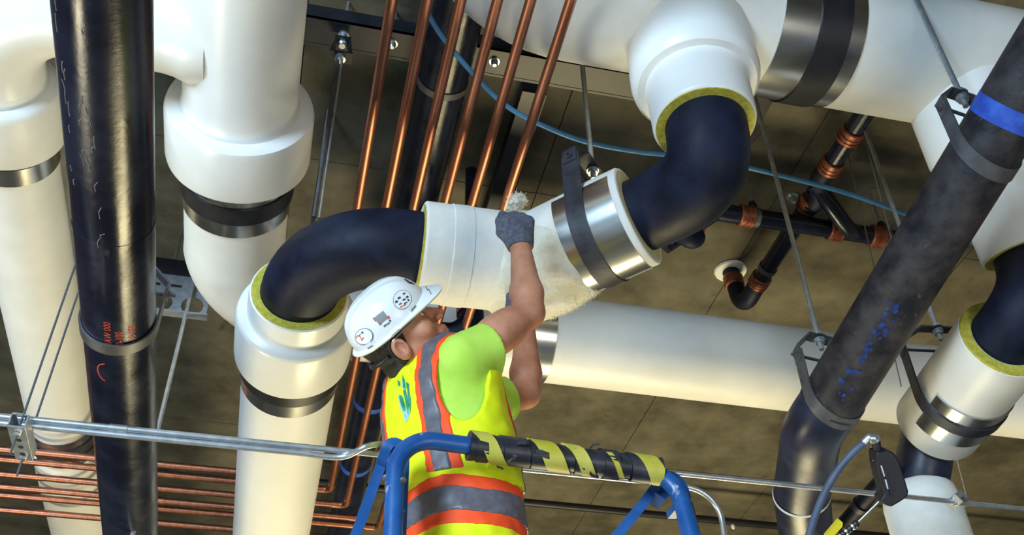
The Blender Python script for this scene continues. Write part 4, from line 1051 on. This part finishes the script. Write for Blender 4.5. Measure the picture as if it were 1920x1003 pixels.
def circle(x, y, r, ry=None, rot=0, n=26):
    ry = ry or r; R = math.radians(rot)
    return [(x + r * math.cos(t) * math.cos(R) - ry * math.sin(t) * math.sin(R), y + r * math.cos(t) * math.sin(R) + ry * math.sin(t) * math.cos(R)) for t in [2 * math.pi * i / n for i in range(n)]]
def bar(x, y, w_, h_, rot=-42):
    R = math.radians(rot); w_ *= .85; h_ *= .75; return [(x + a * math.cos(R) - b * math.sin(R), y + a * math.sin(R) + b * math.cos(R)) for a, b in ((-w_, -h_), (w_, -h_), (w_, h_), (-w_, h_))]
PW = mat('sticker_white', (.82, .83, .82), .35); PBK = mat('sticker_black', (.05, .05, .06), .4); PRD = mat('sticker_red', (.62, .10, .07), .4); PGR = mat('sticker_grey', (.36, .36, .38), .3, .5); PRG = mat('sticker_ring', (.34, .2, .18), .4); PBL = mat('sticker_navy', (.10, .13, .26), .4)
def hat_print(name, poly, m, up=.0012): return sticker(name, HT, poly, m, hat, up)
hat_print('round_sticker', circle(754, 562, 17, 18.5, 30), PRG); hat_print('sticker_face', circle(754, 562, 15.8, 17.3, 30), PW, .0018)
for x, y, w_, h_ in ((757, 551, 2.5, 1.6), (763, 557, 2.5, 2.2), (748, 559, 3.5, 2.2), (757, 562, 3.5, 1.6), (743, 566, 3, 2.5), (750, 570, 3, 1.3), (760, 568, 4, 1.2), (765, 563, 1.6, 2.4)): hat_print('sticker_letter', bar(x, y, w_, h_, -30), PBK, .0024)
for x, y in ((752, 575), (758, 572)): hat_print('sticker_letter', bar(x, y, 3, 1.4, -30), PRD, .0024)
hat_print('square_sticker', bar(715, 596, 13, 11.5, -38), PGR)
for x, y, w_, h_, m in ((728, 595, 3, 3, PRD), (713, 607, 3, 2, PRD), (731, 601, 2, 2, PBK), (722, 610, 4, 1.4, PBK), (702, 599, 1.3, 5, PRD), (728, 606, 3.5, 1.2, PBK)): hat_print('sticker_letter', bar(x, y, w_, h_, -38), m, .0022)
hat_print('round_sticker', circle(683, 631, 17.5, 15.5, -20), PBL); hat_print('sticker_face', circle(683, 630.5, 15.6, 13.8, -20), PW, .0018)
def hat_text(s, x0, y0, size, rot, m, up=.0024):
    vs, fs = text_mesh(s, size); R = math.radians(rot); out = []
    for v in vs:
        q = lay(HT, x0 + v.x * math.cos(R) + v.y * math.sin(R), y0 + v.x * math.sin(R) - v.y * math.cos(R), up)
        if q is None: return
        out.append(q[0])
    m_ = MB(); m_.add(out, fs); build(m_, 'sticker_letter', m, hat)
hat_text('2', 679, 640, 20, -62, PRD); hat_print('sticker_letter', bar(680, 623, 2, 2.4), PBK, .0024); hat_print('sticker_letter', bar(675, 628, 4, .9, -60), PBL, .0024)
for x, y, w_, h_ in ((800, 541, 5, 1.3), (806, 547, 6, 1.2), (797, 536, 3, 1.2)): hat_print('rim_lettering', bar(x, y, w_, h_, 62), PGR)
for x, y in ((762, 526), (767, 530), (772, 531)): hat_print('crown_lettering', bar(x, y, 5, 1.6, 28), PBK)
for px, py, L_ in ((772, 577, .021), (740, 622, .024), (694, 647, .020)):
    q = lay(HT, px, py, 0)
    if q is None: continue
    n = q[1]; t = V(kf); t = (t - n * n.dot(t)).normalized(); u = n.cross(t)
    o = build(MB().box(q[0] + n * .0015, t * L_ * .55, u * .0075, n * .0035), 'accessory_slot', HELM, hat)
    build(MB().box(q[0] + n * .0052 - V(ku) * .003, t * L_ * .46, u * .0022, n * .0004), 'slot_opening', PGR, hat)
band_ = MB().tube([V(hw(.085 * math.sin(t), -.010 + .092 * math.cos(t), .004)) for t in [math.pi * .62 + i * math.pi * .76 / 16 for i in range(17)]], .007, 10)
build(band_, 'hat_suspension', DARKST, PR)
# clear safety glasses
GL = bpy.data.materials.new('clear_lens'); GL.use_nodes = True; _n = GL.node_tree.nodes; _t = _n.new('ShaderNodeBsdfTransparent'); _g = _n.new('ShaderNodeBsdfGlossy'); _m = _n.new('ShaderNodeMixShader'); _g.inputs['Roughness'].default_value = .05; _m.inputs[0].default_value = .04
for _i, _s in ((1, _t), (2, _g)): GL.node_tree.links.new(_s.outputs[0], _m.inputs[_i])
GL.node_tree.links.new(_m.outputs[0], _n['Material Output'].inputs['Surface'])
path = [V(hw(.070 * math.sin(t), .052 + .066 * math.cos(t) ** .7 if math.cos(t) > 0 else .052, .022)) for t in [-1.35 + i * 2.7 / 16 for i in range(17)]]
gl = build(MB().ribbon(path, .030, .0012, V(hu)), 'safety_glasses', GL, PR)
for s in (-1, 1): build(MB().tube([V(hw(s * .069, .064, .030)), V(hw(s * .079, .03, .030)), V(hw(s * .082, -.012, .028))], .0022, 8), 'temple', PGR, gl)
# emblem on the back of the vest
EMB = mat('green_print', (.01, .22, .10), .6, col2=(.05, .36, .2), scale=40); EMP = mat('pale_blue_print', (.36, .62, .62), .6)
for poly, m in (([(746, 712), (750, 716), (760, 760), (763, 784), (757, 772), (750, 745)], EMB), ([(755, 703), (759, 712), (766, 750), (767, 780), (763, 766), (757, 735)], EMB), ([(762, 716), (767, 720), (771, 750), (770, 774), (766, 756)], EMB), ([(744, 728), (748, 742), (758, 778), (752, 768)], EMP), ([(757, 772), (767, 766), (770, 772), (764, 790), (760, 792)], EMP), ([(753, 707), (756, 716), (760, 732), (756, 730)], EMP)):
    sticker('printed_emblem', VT, poly, m, vest_o, .0016)
# scrap of white wool pinched in the gloved hand
hd = V(KNR - WRR).normalized(); kc = V(KNR) + hd * .044 + V(CX3) * .004 - V(CZ3) * .022
kx = V(CX3)
def wool(p):
    q = p - A(kc); a = q @ A(kx); b = q @ A(hd); c = q @ CZ3
    d = np.linalg.norm(np.stack([(a - .35 * b) / 1.3, b / 1.05, c / .8], 1), axis=1) - .021
    return (d + .006 * waves(p, 130, .3) + .0035 * waves(p, 330, 1.2)) * .7
vs, fs = sdf_mesh(wool, A(kc) - .05, A(kc) + .05, .0022); m = MB(); m.add([V(v) for v in vs], [tuple(int(i) for i in f) for f in fs])
for k in range(700):
    d = (kx * rng.normal(.25, .5) + hd * abs(rng.normal(.75, .4)) + V(CZ3) * rng.normal(0, .45)).normalized(); L = .006 + .010 * rng.random()
    q = V(rng.normal(0, .005, 3)); p0 = kc + d * .010; m.tube([p0, p0 + d * L * .6 + q, p0 + d * L + q * 1.8], [.0013, .0009, .0003], 4)
o = build(m, 'insulation_scrap', SCRAP); tag(o, 'scrap of white wool pinched in the grey gloved hand', 'insulation')
